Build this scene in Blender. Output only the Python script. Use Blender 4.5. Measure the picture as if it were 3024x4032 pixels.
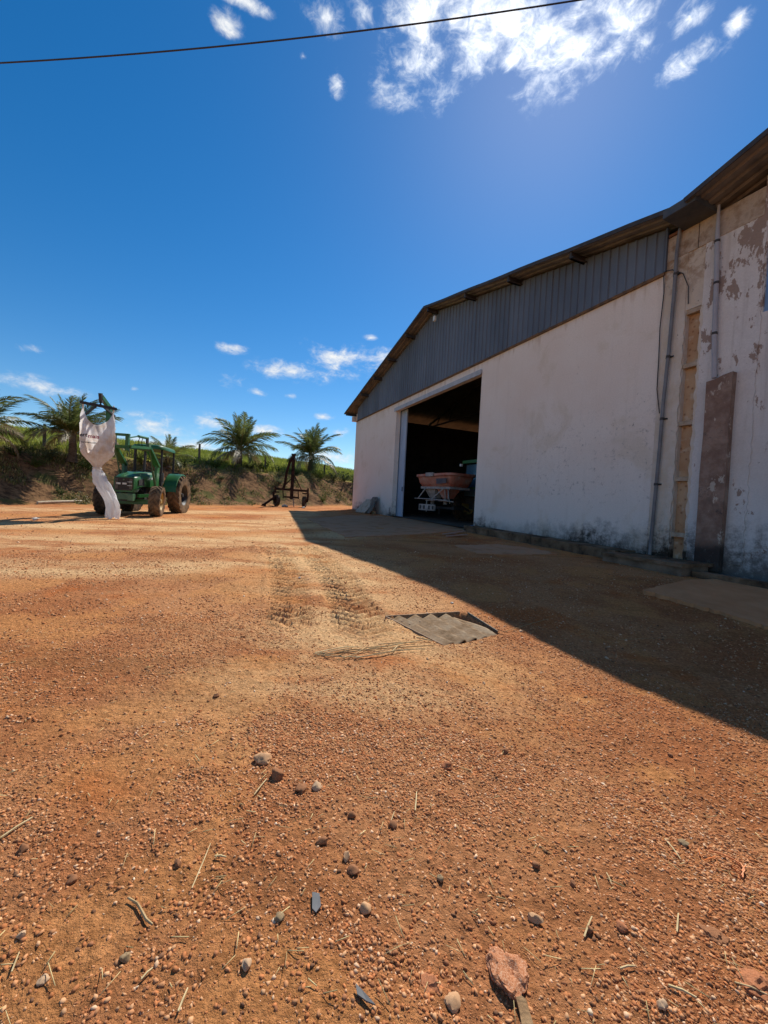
import bpy, math, random
import numpy as np
from mathutils import Vector, Matrix
for o in list(bpy.data.objects): bpy.data.objects.remove(o)
rnd = random.Random(7); rng = np.random.default_rng(11)
SC = bpy.context.scene; COL = SC.collection
R = math.radians
# ------------------------------------------------------------------ camera
F_PX, PITCH, ROLL, EYE = 1590.0, 0.0256, 0.0515, 1.25
cam = bpy.data.cameras.new('camera'); camo = bpy.data.objects.new('camera', cam); COL.objects.link(camo)
cam.sensor_fit = 'HORIZONTAL'; cam.sensor_width = 36; cam.lens = F_PX/3024*36
cam.clip_start = .05; cam.clip_end = 3000
fw = Vector((0, math.cos(PITCH), -math.sin(PITCH))); rt0 = Vector((1, 0, 0)); up0 = rt0.cross(fw)
rt = math.cos(ROLL)*rt0+math.sin(ROLL)*up0; up = -math.sin(ROLL)*rt0+math.cos(ROLL)*up0
m = Matrix((rt, up, -fw)).transposed().to_4x4(); m.translation = (0, 0, EYE); camo.matrix_world = m
SC.camera = camo
# ------------------------------------------------------------------ light
SUN_AZ, SUN_EL = R(20), R(47)
sun = bpy.data.lights.new('sun', 'SUN'); suno = bpy.data.objects.new('sun', sun); COL.objects.link(suno)
sun.energy = 5.0; sun.angle = R(.53); sun.color = (1, .955, .88)
sdir = Vector((math.sin(SUN_AZ)*math.cos(SUN_EL), math.cos(SUN_AZ)*math.cos(SUN_EL), math.sin(SUN_EL)))
suno.rotation_euler = sdir.to_track_quat('Z', 'Y').to_euler()
SC.view_settings.view_transform = 'Standard'; SC.view_settings.look = 'None'
SC.view_settings.exposure = 0.26; SC.view_settings.gamma = 1
SC.render.engine = 'CYCLES'

def ray(px, py):
    return fw+rt*((px-1512)/F_PX)-up*((py-2016)/F_PX)
def azel(px, py):
    d = ray(px, py).normalized(); return math.atan2(d.x, d.y), math.asin(d.z)

W = bpy.data.worlds.new('World'); SC.world = W; W.use_nodes = True
def build_world():
    t = W.node_tree; N = t.nodes; L = t.links; N.clear()
    out = N.new('ShaderNodeOutputWorld'); bg = N.new('ShaderNodeBackground'); sky = N.new('ShaderNodeTexSky')
    sky.sky_type = 'NISHITA'; sky.sun_disc = False; sky.sun_elevation = SUN_EL; sky.sun_rotation = SUN_AZ
    sky.altitude = 900; sky.air_density = 1.0; sky.dust_density = .2; sky.ozone_density = 1.6
    hs = N.new('ShaderNodeHueSaturation'); hs.inputs['Saturation'].default_value = 1.42; hs.inputs['Value'].default_value = 1.0
    L.new(sky.outputs[0], hs.inputs['Color']); L.new(hs.outputs[0], bg.inputs[0]); bg.inputs[1].default_value = .103
    tc = N.new('ShaderNodeTexCoord'); sp = N.new('ShaderNodeSeparateXYZ'); L.new(tc.outputs['Generated'], sp.inputs[0])
    def math_(op, a, b=None, c=None):
        n = N.new('ShaderNodeMath'); n.operation = op
        for i, v in enumerate((a, b, c)):
            if v is None: continue
            if isinstance(v, (int, float)): n.inputs[i].default_value = v
            else: L.new(v, n.inputs[i])
        return n.outputs[0]
    az = math_('ARCTAN2', sp.outputs[0], sp.outputs[1]); el = math_('ARCSINE', sp.outputs[2])
    cb = N.new('ShaderNodeCombineXYZ'); L.new(az, cb.inputs[0]); L.new(el, cb.inputs[1])
    # large wobble of the outlines
    def noise(scale, detail, rough, vec, dist=0):
        n = N.new('ShaderNodeTexNoise'); n.inputs['Scale'].default_value = scale; n.inputs['Detail'].default_value = detail
        n.inputs['Roughness'].default_value = rough; n.inputs['Distortion'].default_value = dist; L.new(vec, n.inputs['Vector']); return n
    mp = N.new('ShaderNodeMapping'); mp.inputs['Scale'].default_value = (1, 1, 1.7); L.new(tc.outputs['Generated'], mp.inputs['Vector'])
    nA = noise(11, 9, .62, mp.outputs[0], .3)
    nB = noise(38, 8, .66, mp.outputs[0], .9)
    K = 1.8228
    blobs = []
    def px(cx, cy, rx, ry):
        a0, e0 = azel(cx*K, cy*K); a1, _ = azel((cx+rx)*K, cy*K); _, e1 = azel(cx*K, (cy-ry)*K)
        g_ = 1.42 if cy < 300 else 1.32; blobs.append((a0, e0, g_*max(abs(a1-a0), .006), g_*max(abs(e1-e0), .005)))
    for b in [(930, 25, 120, 75), (915, 155, 86, 72), (1030, 95, 85, 85), (1205, 80, 118, 115), (1345, 55, 70, 100), (1110, 20, 150, 80),
              (700, 40, 48, 42), (785, 25, 30, 45), (490, 50, 26, 26), (530, 4, 70, 16), (1500, 132, 62, 34), (1490, 35, 52, 30), (1590, 52, 28, 28),
              (730, 180, 17, 26), (655, 122, 14, 10), (1100, 135, 30, 24),
              (72, 750, 30, 13), (55, 828, 95, 16), (730, 773, 66, 33), (828, 773, 36, 22), (630, 803, 66, 18), (492, 824, 36, 15), (558, 848, 20, 9),
              (335, 915, 95, 20), (455, 914, 46, 17), (575, 931, 50, 12), (697, 900, 22, 8), (730, 934, 20, 10), (415, 967, 60, 16), (495, 750, 28, 11),
              (300, 958, 70, 14), (625, 855, 18, 6), (290, 840, 14, 6), (20, 915, 60, 12), (540, 985, 60, 9), (720, 985, 60, 14), (800, 730, 14, 6)]:
        px(*b)
    r2 = random.Random(3)
    for k in range(26):   # the same kind of sky all round, outside the frame
        a = r2.uniform(R(60), R(300)); blobs.append((a if a < math.pi else a-2*math.pi, r2.uniform(.04, .5), r2.uniform(.03, .12), r2.uniform(.012, .03)))
    for k in range(7):
        a, e = r2.uniform(-.4, 1.1), r2.uniform(1.0, 1.3); blobs.append((a, e, r2.uniform(.08, .2), r2.uniform(.05, .09)))
    for k in range(22):   # cumulus patches added outside the view to raise the neutral fill light
        a, e = r2.uniform(R(65), R(295)), r2.uniform(.35, 1.2); blobs.append((a if a < math.pi else a-2*math.pi, e, r2.uniform(.12, .26)/max(.45, math.cos(e)), r2.uniform(.07, .14)))
    cur = None
    for a, e, ra, re in blobs:
        vm = N.new('ShaderNodeVectorMath'); vm.operation = 'MULTIPLY_ADD'; L.new(cb.outputs[0], vm.inputs[0])
        vm.inputs[1].default_value = (1/ra, 1/re, 0); vm.inputs[2].default_value = (-a/ra, -e/re, 0)
        ln = N.new('ShaderNodeVectorMath'); ln.operation = 'LENGTH'; L.new(vm.outputs[0], ln.inputs[0])
        cur = ln.outputs['Value'] if cur is None else math_('MINIMUM', cur, ln.outputs['Value'])
    f = math_('SUBTRACT', 1.0, cur)
    f = math_('MAXIMUM', f, -1.5)
    # fine noise matters more for the small low clouds
    w = math_('ADD', math_('MULTIPLY', math_('SUBTRACT', nA.outputs[0], .5), 3.4), math_('MULTIPLY', math_('SUBTRACT', nB.outputs[0], .5), 1.35))
    dens = math_('ADD', f, w)
    mr = N.new('ShaderNodeMapRange'); mr.interpolation_type = 'SMOOTHSTEP'; L.new(dens, mr.inputs[0])
    mr.inputs[1].default_value = .02; mr.inputs[2].default_value = 1.5
    gate = N.new('ShaderNodeMapRange'); gate.interpolation_type = 'SMOOTHSTEP'; L.new(f, gate.inputs[0]); gate.inputs[1].default_value = -.45; gate.inputs[2].default_value = .25
    mask = math_('MULTIPLY', mr.outputs[0], gate.outputs[0])
    bc = N.new('ShaderNodeBackground'); cr = N.new('ShaderNodeValToRGB')
    cr.color_ramp.elements[0].position = .25; cr.color_ramp.elements[0].color = (.62, .72, .84, 1)
    cr.color_ramp.elements[1].position = .75; cr.color_ramp.elements[1].color = (1, 1, .98, 1)
    L.new(math_('ADD', math_('MULTIPLY', nB.outputs[0], .6), math_('MULTIPLY', dens, .35)), cr.inputs[0]); L.new(cr.outputs[0], bc.inputs[0]); dt = N.new('ShaderNodeVectorMath'); dt.operation = 'DOT_PRODUCT'; L.new(tc.outputs['Generated'], dt.inputs[0]); dt.inputs[1].default_value = sdir
    L.new(math_('MULTIPLY_ADD', math_('POWER', math_('MAXIMUM', dt.outputs['Value'], 0.0), 14.0), .6, .8), bc.inputs[1])
    mx = N.new('ShaderNodeMixShader'); L.new(mask, mx.inputs[0]); L.new(bg.outputs[0], mx.inputs[1]); L.new(bc.outputs[0], mx.inputs[2])
    L.new(mx.outputs[0], out.inputs[0])
build_world()

# ------------------------------------------------------------------ materials
MATS = {}
def mat(name, cols, scale=3.0, rough=.85, bump=0.0, bscale=None, metal=0.0, detail=6, stretch=(1, 1, 1), transl=0.0, spec=None, lo=.35, hi=.65):
    """noise-mottled principled material; cols = 2-3 colours"""
    if name in MATS: return MATS[name]
    m_ = bpy.data.materials.new(name); m_.use_nodes = True; t = m_.node_tree; N = t.nodes; L = t.links
    b = N['Principled BSDF']; b.inputs['Roughness'].default_value = rough; b.inputs['Metallic'].default_value = metal
    if spec is None and rough >= .85: spec = .06
    if spec is not None: b.inputs['Specular IOR Level'].default_value = spec
    tc = N.new('ShaderNodeTexCoord'); mp = N.new('ShaderNodeMapping'); mp.inputs['Scale'].default_value = stretch; L.new(tc.outputs['Object'], mp.inputs[0])
    n = N.new('ShaderNodeTexNoise'); n.inputs['Scale'].default_value = scale; n.inputs['Detail'].default_value = detail; n.inputs['Roughness'].default_value = .62
    L.new(mp.outputs[0], n.inputs['Vector'])
    cr = N.new('ShaderNodeValToRGB'); e = cr.color_ramp.elements
    e[0].position = lo; e[0].color = (*cols[0], 1); e[1].position = hi; e[1].color = (*cols[-1], 1)
    if len(cols) == 3: k = e.new((lo+hi)/2); k.color = (*cols[1], 1)
    L.new(n.outputs[0], cr.inputs[0]); L.new(cr.outputs[0], b.inputs['Base Color'])
    if bump:
        n2 = N.new('ShaderNodeTexNoise'); n2.inputs['Scale'].default_value = bscale or scale*4; n2.inputs['Detail'].default_value = 5; L.new(mp.outputs[0], n2.inputs['Vector'])
        bp = N.new('ShaderNodeBump'); bp.inputs['Strength'].default_value = bump; bp.inputs['Distance'].default_value = .02; L.new(n2.outputs[0], bp.inputs['Height']); L.new(bp.outputs[0], b.inputs['Normal'])
    if transl:
        tr = N.new('ShaderNodeBsdfTranslucent'); L.new(cr.outputs[0], tr.inputs[0]); mx = N.new('ShaderNodeMixShader'); mx.inputs[0].default_value = transl
        L.new(b.outputs[0], mx.inputs[1]); L.new(tr.outputs[0], mx.inputs[2]); L.new(mx.outputs[0], N['Material Output'].inputs[0])
    MATS[name] = m_; return m_

class NT:
    """small node-tree helper"""
    def __init__(s, name):
        s.m = bpy.data.materials.new(name); s.m.use_nodes = True; s.t = s.m.node_tree; s.N = s.t.nodes; s.L = s.t.links; s.b = s.N['Principled BSDF']
        s.tc = s.N.new('ShaderNodeTexCoord')
    def link(s, v, sock):
        if isinstance(v, (int, float)): sock.default_value = v
        elif isinstance(v, tuple): sock.default_value = (*v, 1) if len(v) == 3 and sock.type == 'RGBA' else v
        else: s.L.new(v, sock)
    def math(s, op, a, b=None, clamp=False):
        n = s.N.new('ShaderNodeMath'); n.operation = op; n.use_clamp = clamp; s.link(a, n.inputs[0])
        if b is not None: s.link(b, n.inputs[1])
        return n.outputs[0]
    def noise(s, scale, detail=6, rough=.6, stretch=None, dist=0, off=(0, 0, 0)):
        n = s.N.new('ShaderNodeTexNoise'); n.inputs['Scale'].default_value = scale; n.inputs['Detail'].default_value = detail
        n.inputs['Roughness'].default_value = rough; n.inputs['Distortion'].default_value = dist
        mp = s.N.new('ShaderNodeMapping'); mp.inputs['Scale'].default_value = stretch or (1, 1, 1); mp.inputs['Location'].default_value = off
        s.L.new(s.tc.outputs['Object'], mp.inputs[0]); s.L.new(mp.outputs[0], n.inputs['Vector']); return n.outputs[0]
    def step(s, v, a, b, o0=0., o1=1.):
        n = s.N.new('ShaderNodeMapRange'); n.interpolation_type = 'SMOOTHSTEP'; s.link(v, n.inputs[0])
        for i, k in enumerate((a, b, o0, o1)): n.inputs[i+1].default_value = k
        return n.outputs[0]
    def mix(s, f, a, b, mode='MIX'):
        n = s.N.new('ShaderNodeMix'); n.data_type = 'RGBA'; n.blend_type = mode; s.link(f, n.inputs[0]); s.link(a, n.inputs[6]); s.link(b, n.inputs[7]); return n.outputs[2]
    def xyz(s):
        n = s.N.new('ShaderNodeSeparateXYZ'); s.L.new(s.tc.outputs['Object'], n.inputs[0]); return n.outputs
    def bump(s, h, strength, dist=.02):
        n = s.N.new('ShaderNodeBump'); n.inputs['Strength'].default_value = strength; n.inputs['Distance'].default_value = dist; s.link(h, n.inputs['Height']); s.L.new(n.outputs[0], s.b.inputs['Normal'])
    def col(s, c): s.link(c, s.b.inputs['Base Color'])

# ------------------------------------------------------------------ mesh helper
class MB:
    def __init__(s): s.v = []; s.f = []
    def add(s, vs, fs):
        k = len(s.v); s.v += [tuple(v) for v in vs]; s.f += [tuple(i+k for i in f) for f in fs]; return s
    def box(s, x0, x1, y0, y1, z0, z1):
        vs = [(x, y, z) for z in (z0, z1) for y in (y0, y1) for x in (x0, x1)]
        return s.add(vs, [(0, 2, 3, 1), (4, 5, 7, 6), (0, 1, 5, 4), (2, 6, 7, 3), (0, 4, 6, 2), (1, 3, 7, 5)])
    def beam(s, p, q, w, h, upv=(0, 0, 1), w2=None, h2=None):
        p, q = Vector(p), Vector(q); d = (q-p).normalized(); a = d.cross(Vector(upv))
        if a.length < 1e-4: a = d.cross(Vector((1, 0, 0)))
        a.normalize(); b = a.cross(d)
        w2 = w if w2 is None else w2; h2 = h if h2 is None else h2
        vs = []
        for c, ww, hh in ((p, w, h), (q, w2, h2)):
            for i, j in ((-1, -1), (1, -1), (1, 1), (-1, 1)): vs.append(c+a*(i*ww/2)+b*(j*hh/2))
        return s.add(vs, [(0, 1, 2, 3), (7, 6, 5, 4), (0, 4, 5, 1), (1, 5, 6, 2), (2, 6, 7, 3), (3, 7, 4, 0)])
    def tube(s, pts, r, n=8, cap=True):
        pts = [Vector(p) for p in pts]; k0 = len(s.v); rs = r if isinstance(r, (list, tuple)) else [r]*len(pts)
        ref = None; vs = []
        for i, p in enumerate(pts):
            d = (pts[min(i+1, len(pts)-1)]-pts[max(i-1, 0)]).normalized()
            if ref is None: ref = d.orthogonal().normalized()
            a = (ref-d*ref.dot(d)).normalized(); b = d.cross(a); ref = a
            for j in range(n):
                t = 2*math.pi*j/n; vs.append(p+(a*math.cos(t)+b*math.sin(t))*rs[i])
        fs = []
        for i in range(len(pts)-1):
            for j in range(n):
                j2 = (j+1) % n; fs.append((i*n+j, i*n+j2, (i+1)*n+j2, (i+1)*n+j))
        if cap: fs.append(tuple(reversed(range(n)))); fs.append(tuple(range((len(pts)-1)*n, len(pts)*n)))
        return s.add(vs, fs)
    def lathe(s, prof, c, n=32):
        """profile (radius, y) about the local y axis through c"""
        vs = []; c = Vector(c); k = len(prof)
        for j in range(n):
            t = 2*math.pi*j/n
            for r, y in prof: vs.append((c.x+r*math.cos(t), c.y+y, c.z+r*math.sin(t)))
        fs = [(j*k+i, j*k+i+1, ((j+1) % n)*k+i+1, ((j+1) % n)*k+i) for j in range(n) for i in range(k-1)]
        return s.add(vs, fs)
    def prism(s, poly, fn, t0, t1):
        """poly of 2d points, fn(a,b,t) -> 3d"""
        n = len(poly); vs = [fn(a, b, t) for t in (t0, t1) for a, b in poly]
        fs = [tuple(reversed(range(n))), tuple(range(n, 2*n))]+[(i, (i+1) % n, n+(i+1) % n, n+i) for i in range(n)]
        return s.add(vs, fs)
    def grid(s, fn, nu, nv, wrap=False):
        vs = [fn(i, j) for j in range(nv) for i in range(nu)]
        fs = [(j*nu+i, j*nu+(i+1) % nu, (j+1)*nu+(i+1) % nu, (j+1)*nu+i) for j in range(nv-1) for i in range(nu if wrap else nu-1)]
        return s.add(vs, fs)
    def build(s, name, material, parent=None, smooth=False, label=None, cat=None, group=None, kind=None):
        me = bpy.data.meshes.new(name); me.from_pydata(s.v, [], s.f); me.materials.append(material)
        if smooth:
            me.polygons.foreach_set('use_smooth', [True]*len(me.polygons))
            if smooth != 'all': me.set_sharp_from_angle(angle=R(38))
        me.update(); o = bpy.data.objects.new(name, me); COL.objects.link(o)
        if parent: o.parent = parent
        return tag(o, label, cat, group, kind)
def tag(o, label=None, cat=None, group=None, kind=None):
    for k, v in (('label', label), ('category', cat), ('group', group), ('kind', kind)):
        if v: o[k] = v
    return o
def empty(name, loc, rz=0, label=None, cat=None, group=None):
    o = bpy.data.objects.new(name, None); COL.objects.link(o); o.location = loc; o.rotation_euler = (0, 0, rz); o.empty_display_size = .2
    return tag(o, label, cat, group)
def dup(o, parent=None):
    c = o.copy(); COL.objects.link(c); c.parent = parent
    for ch in o.children: dup(ch, c)
    return c
def np_mesh(name, V, T, material, colors=None, smooth=False):
    me = bpy.data.meshes.new(name); V = np.ascontiguousarray(V, np.float32); T = np.ascontiguousarray(T, np.int32); k = T.shape[1]
    me.vertices.add(len(V)); me.vertices.foreach_set('co', V.ravel()); me.loops.add(T.size); me.loops.foreach_set('vertex_index', T.ravel())
    me.polygons.add(len(T)); me.polygons.foreach_set('loop_start', np.arange(0, T.size, k, dtype=np.int32)); me.polygons.foreach_set('loop_total', np.full(len(T), k, np.int32))
    if smooth: me.polygons.foreach_set('use_smooth', np.ones(len(T), bool))
    if colors is not None:
        a = me.color_attributes.new('Col', 'FLOAT_COLOR', 'POINT'); c = np.ones((len(V), 4), np.float32); c[:, :colors.shape[1]] = colors; a.data.foreach_set('color', c.ravel())
    me.materials.append(material); me.update(calc_edges=True); me.validate()
    o = bpy.data.objects.new(name, me); COL.objects.link(o); return o

# ------------------------------------------------------------------ terrain
_perm = rng.integers(0, 1 << 30, 4096)
def vnoise(x, y, seed=0):
    xi = np.floor(x).astype(np.int64); yi = np.floor(y).astype(np.int64); fx = x-xi; fy = y-yi
    def hsh(a, b): return (_perm[(a*131+b*7919+seed*977) & 4095] & 65535)/65535.
    u = fx*fx*(3-2*fx); v = fy*fy*(3-2*fy)
    return (hsh(xi, yi)*(1-u)+hsh(xi+1, yi)*u)*(1-v)+(hsh(xi, yi+1)*(1-u)+hsh(xi+1, yi+1)*u)*v
def fbm(x, y, oct=4, seed=0):
    s = 0; a = 1; t = 0
    for k in range(oct): s = s+a*vnoise(x*2**k+17.3*k, y*2**k-9.1*k, seed+k); t += a; a *= .5
    return s/t
def sst(x, a, b):
    t = np.clip((x-a)/(b-a), 0, 1); return t*t*(3-2*t)
SLOPE = .0222
AZW = .4117; WX0, WY0 = -2.393, 30.13                      # front wall of the warehouse: direction and far corner
ux, uy = math.sin(AZW), -math.cos(AZW); ix, iy = math.cos(AZW), math.sin(AZW)
def base_z(x, y): return SLOPE*.5*((y-5)+np.sqrt((y-5)**2+1.0))-.32*np.exp(-((x-3.5)/2.6)**2-((y-3.0)/3.2)**2)
TOE = [(-60, -46), (-17.2, 15.08), (-14.67, 19.24), (-11.78, 23.05), (-9.86, 25.9), (-7.46, 29.2), (-5.22, 32.2), (-2.6, 36.0), (3, 40.5), (26, 50.5), (90, 79)]
def toe_dist(x, y):
    """signed distance behind the toe of the bank (positive = up the bank)"""
    best = None; sg = None
    for (ax, ay), (bx, by) in zip(TOE[:-1], TOE[1:]):
        dx, dy = bx-ax, by-ay; l2 = dx*dx+dy*dy
        t = np.clip(((x-ax)*dx+(y-ay)*dy)/l2, 0, 1); ex = x-(ax+t*dx); ey = y-(ay+t*dy); d = np.hypot(ex, ey)
        s_ = np.where(dx*ey-dy*ex > 0, 1.0, -1.0)
        if best is None: best, sg = d, s_
        else:
            c = d < best; best = np.where(c, d, best); sg = np.where(c, s_, sg)
    return best*sg
def wall_sd(x, y):
    s = (x-WX0)*ux+(y-WY0)*uy; d = (x-WX0)*ix+(y-WY0)*iy; return s, d
TRK = [(-2.3, 10.2), (-1.35, 8.2), (-.72, 6.4), (-.34, 5), (-.16, 4.1), (-.12, 3.5)]
def seg_ap(x, y, P):
    best = np.full(np.shape(x), 1e9); al = np.zeros(np.shape(x)); pe = np.zeros(np.shape(x)); L0 = 0
    for (ax, ay), (bx, by) in zip(P[:-1], P[1:]):
        dx, dy = bx-ax, by-ay; l = math.hypot(dx, dy); t = np.clip(((x-ax)*dx+(y-ay)*dy)/l/l, 0, 1)
        ex = x-(ax+t*dx); ey = y-(ay+t*dy); d = np.hypot(ex, ey); c = d < best
        best = np.where(c, d, best); al = np.where(c, L0+t*l, al); pe = np.where(c, np.where(dx*ey-dy*ex > 0, d, -d), pe); L0 += l
    return al, pe
PITQ = None
def hz(x, y, micro=True):
    x = np.asarray(x, float); y = np.asarray(y, float)
    z = base_z(x, y); q = toe_dist(x, y)
    far = np.clip(q-3.8, 0, None); slope = .108-.034*sst(x+.12*y, -9, 4)
    rise = slope*70*(1-np.exp(-far/70))*1.32
    bank = 2.25*sst(q+.5*(fbm(x*.5, y*.5, 3, 5)-.5), 0, 3.9)*(.9+.25*vnoise(x*.13, y*.13, 9))
    lump = sst(q, .2, 1.5)*((fbm(x*1.1, y*1.1, 4, 21)-.5)*.5*(1-.6*sst(q, 4, 8)))
    z = z+bank+rise+lump
    s, d = wall_sd(x, y)
    inside = sst(d, .02, .3)*sst(s, .05, .4)*(1-sst(s, 60, 62))*(1-sst(d, 30, 30.5))
    z = z-.35*inside
    if PITQ is not None:
        inn = np.full(np.shape(x), 9.0)
        for (ax_, ay_), (bx_, by_) in zip(PITQ, PITQ[1:]+PITQ[:1]):
            l_ = math.hypot(bx_-ax_, by_-ay_); inn = np.minimum(inn, -((bx_-ax_)*(y-ay_)-(by_-ay_)*(x-ax_))/l_)
        z = z-.10*sst(inn+.03*(vnoise(x*14, y*14, 5)-.5), -.01, .05)
    if micro:
        yard = 1-sst(q, -.3, .4)
        z = z+yard*((fbm(x*.7, y*.7, 3, 31)-.5)*.05+(fbm(x*4.5, y*4.5, 3, 41)-.5)*.018+(fbm(x*15, y*15, 3, 43)-.5)*.020*(1-sst(y, 3.5, 6)))*(1-inside)
        al, pe = seg_ap(x, y, TRK)
        for c0, wd in ((0, .30), (-.75, .24)):
            mk = (1-sst(np.abs(pe-c0), wd*.75, wd*1.15))*sst(al, .3, 1.2)*sst(-al, -7.0, -6.3)
            ch = np.sin(2*np.pi*(al+np.abs(pe-c0)*.75+.04*fbm(x*3, y*3, 2, 3))/.17)
            z = z+mk*(.055*np.clip(ch, -.4, 1)-.026)*(.5+1.0*vnoise(x*2.3, y*2.3, 77))
            z = z+.022*np.exp(-((np.abs(pe-c0)-wd*1.2)/.07)**2)*(al > .3)*(al < 7.0)*vnoise(x*3, y*3, 7)
    return z
def hz1(x, y): return float(hz(np.array([x]), np.array([y]))[0])
def hit(px, py, dmax=400, zoff=0):
    """where the view ray through a pixel meets the ground"""
    d = ray(px, py); t = np.concatenate([np.linspace(.5, 12, 1200), np.linspace(12, dmax, 6000)])
    x, y, z = d.x*t, d.y*t, EYE+d.z*t; u = z-hz(x, y, False)-zoff
    k = np.nonzero(u < 0)[0]
    i = k[0] if len(k) else len(t)-1
    return Vector((x[i], y[i], hz1(x[i], y[i])))

def bare(x, y): return sst(fbm(x*1.15+4, y*1.15, 4, 71), .53, .66)
PITP = [hit(1525, 2431), hit(1838, 2414), hit(1974, 2496), hit(1748, 2542)]; PITQ = [(p.x, p.y) for p in PITP]
def build_ground():
    rr = [.35]
    while rr[-1] < 600:
        r0 = rr[-1]; rr.append(r0+(.014 if r0 < 2 else .02 if r0 < 3.6 else .034 if r0 < 8 else r0*.0095 if r0 < 60 else r0*.03))
    rr = np.array(rr)
    a = np.concatenate([np.radians(np.arange(-180, -56, 4.)), np.radians(np.arange(-56, 56, .28)), np.radians(np.arange(56, 180, 4.))])
    A, Rr = np.meshgrid(a, rr); X = np.sin(A)*Rr; Y = np.cos(A)*Rr
    Z = hz(X.ravel(), Y.ravel()); na, nr = len(a), len(rr)
    V = np.stack([X.ravel(), Y.ravel(), Z], 1)
    i, j = np.meshgrid(np.arange(na), np.arange(nr-1)); i2 = (i+1) % na
    T = np.stack([j*na+i, j*na+i2, (j+1)*na+i2, (j+1)*na+i], -1).reshape(-1, 4)
    V = np.vstack([V, [[0, 0, 0]]]); c = len(V)-1
    x, y = V[:, 0], V[:, 1]; q = toe_dist(x, y)
    bank = sst(q+.5*(fbm(x*.9, y*.9, 3, 61)-.5), -.1, .7); field = sst(q+1.2*(fbm(x*.6, y*.6, 3, 63)-.5), 3.2, 5.2)
    sand = np.zeros(len(V))
    for P, wd in ((TRK, 1.15), ([(-16, 11.0), (-10, 10.6), (-5, 12.2), (-2.2, 15.5), (-1.5, 19)], .9), ([(-14, 8.2), (-8, 8.4), (-3.8, 9.8), (-1.4, 12.5)], .8), ([(-9, 5.2), (-4, 6.0), (-1.6, 7.2)], .6), ([(-14, 15.8), (-9, 18.6), (-5, 22)], 1.2), ([(-12, 6.2), (-6, 7.6), (-2.6, 9.5), (-.6, 13)], .5), ([(-4.5, 14), (-4, 18), (-4.5, 24)], 1.0), ([(-10, 13.4), (-6, 14.6), (-3, 17.5)], .8)):
        al, pe = seg_ap(x, y, P); sand = np.maximum(sand, np.exp(-(pe/wd)**2)*(.85+.6*vnoise(x*.9+3, y*.9, 15)))
    colr = np.stack([bank, field, np.clip(sand, 0, 1), bare(x, y)], 1)
    tri = np.array([[c, (k+1) % na, k, k] for k in range(na)])
    n = NT('ground_soil'); va = n.N.new('ShaderNodeVertexColor'); va.layer_name = 'Col'; sp = n.N.new('ShaderNodeSeparateColor'); n.L.new(va.outputs[0], sp.inputs[0])
    big = n.noise(.55, 5, .6); mid = n.noise(2.6, 6, .65); fine = n.noise(34, 5, .7); streak = n.noise(1.1, 5, .6, (.35, 1.6, 1))
    c1 = n.mix(n.step(big, .38, .62), (.44, .170, .070), (.57, .27, .122))
    c1 = n.mix(n.math('MULTIPLY', n.step(mid, .48, .66), .7), c1, (.58, .255, .10))
    c1 = n.mix(n.math('MULTIPLY', va.outputs['Alpha'], .85), c1, (.62, .28, .105))
    redp = n.noise(.8, 4, .6, None, .3, (7, 3, 0))
    c1 = n.mix(n.math('MULTIPLY', n.step(redp, .55, .68), .7), c1, (.54, .165, .048))
    sandm = n.math('MULTIPLY', sp.outputs[2], n.step(n.math('ADD', streak, n.math('MULTIPLY', mid, .5)), .52, .84))
    c1 = n.mix(n.math('MULTIPLY', n.step(n.noise(.9, 5, .65, (.3, 1.5, 1), .2, (11, 4, 0)), .52, .66), .45), c1, (.32, .138, .052))
    c1 = n.mix(n.math('MULTIPLY', sandm, .95), c1, (.76, .49, .25))
    c1 = n.mix(n.step(fine, .25, .75), n.mix(1.0, c1, (.56, .52, .48), 'MULTIPLY'), n.mix(1.0, c1, (1.22, 1.20, 1.18), 'MULTIPLY'))
    bk = n.mix(n.step(n.noise(3.4, 8, .78, (.6, 1.3, 1.6)), .38, .60), (.085, .048, .027), (.28, .155, .075))
    bk = n.mix(n.math('MULTIPLY', n.step(n.noise(.9, 5, .7, None, 0, (5, 5, 5)), .5, .62), .75), bk, (.085, .098, .030))
    c2 = n.mix(sp.outputs[0], c1, bk)
    fd = n.mix(n.step(n.noise(.35, 6, .7, (1, 1, .2)), .35, .65), (.17, .20, .030), (.36, .35, .065))
    c3 = n.mix(sp.outputs[1], c2, fd); n.col(c3); n.b.inputs['Roughness'].default_value = .95; n.b.inputs['Specular IOR Level'].default_value = .03
    hh = n.math('ADD', n.math('MULTIPLY', n.noise(60, 5, .75), .6), n.math('MULTIPLY', n.noise(14, 5, .7), .9)); n.bump(hh, 1.0, .04)
    g = np_mesh('ground', V, np.vstack([T]), n.m, colr, True)
    tag(g, 'red gravelly dirt yard rising to an earth bank and green field', 'ground', None, 'structure')
build_ground()

# ------------------------------------------------------------------ warehouse
wh = empty('warehouse', (WX0, WY0, 0), AZW-math.pi/2, 'long pale plastered warehouse with grey corrugated gable and open sliding door', 'warehouse')
SE = 22.12                      # end of the first gable along the wall (local x); local y goes into the building
RS, RZ, SL, SRr = 10.95, 10.72, .250, .229
OH = .62
DL, DR, DH = 7.05, 15.07, 6.6
def roof_z(s): return RZ-(SL*(RS-s) if s < RS else SRr*(s-RS))
def lz(s, d=0):                 # ground height at a wall-local place
    return hz1(WX0+ux*s+ix*d, WY0+uy*s+iy*d)
def lgz(s, d): return float(base_z(WX0+ux*s+ix*d, WY0+uy*s+iy*d))

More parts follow.
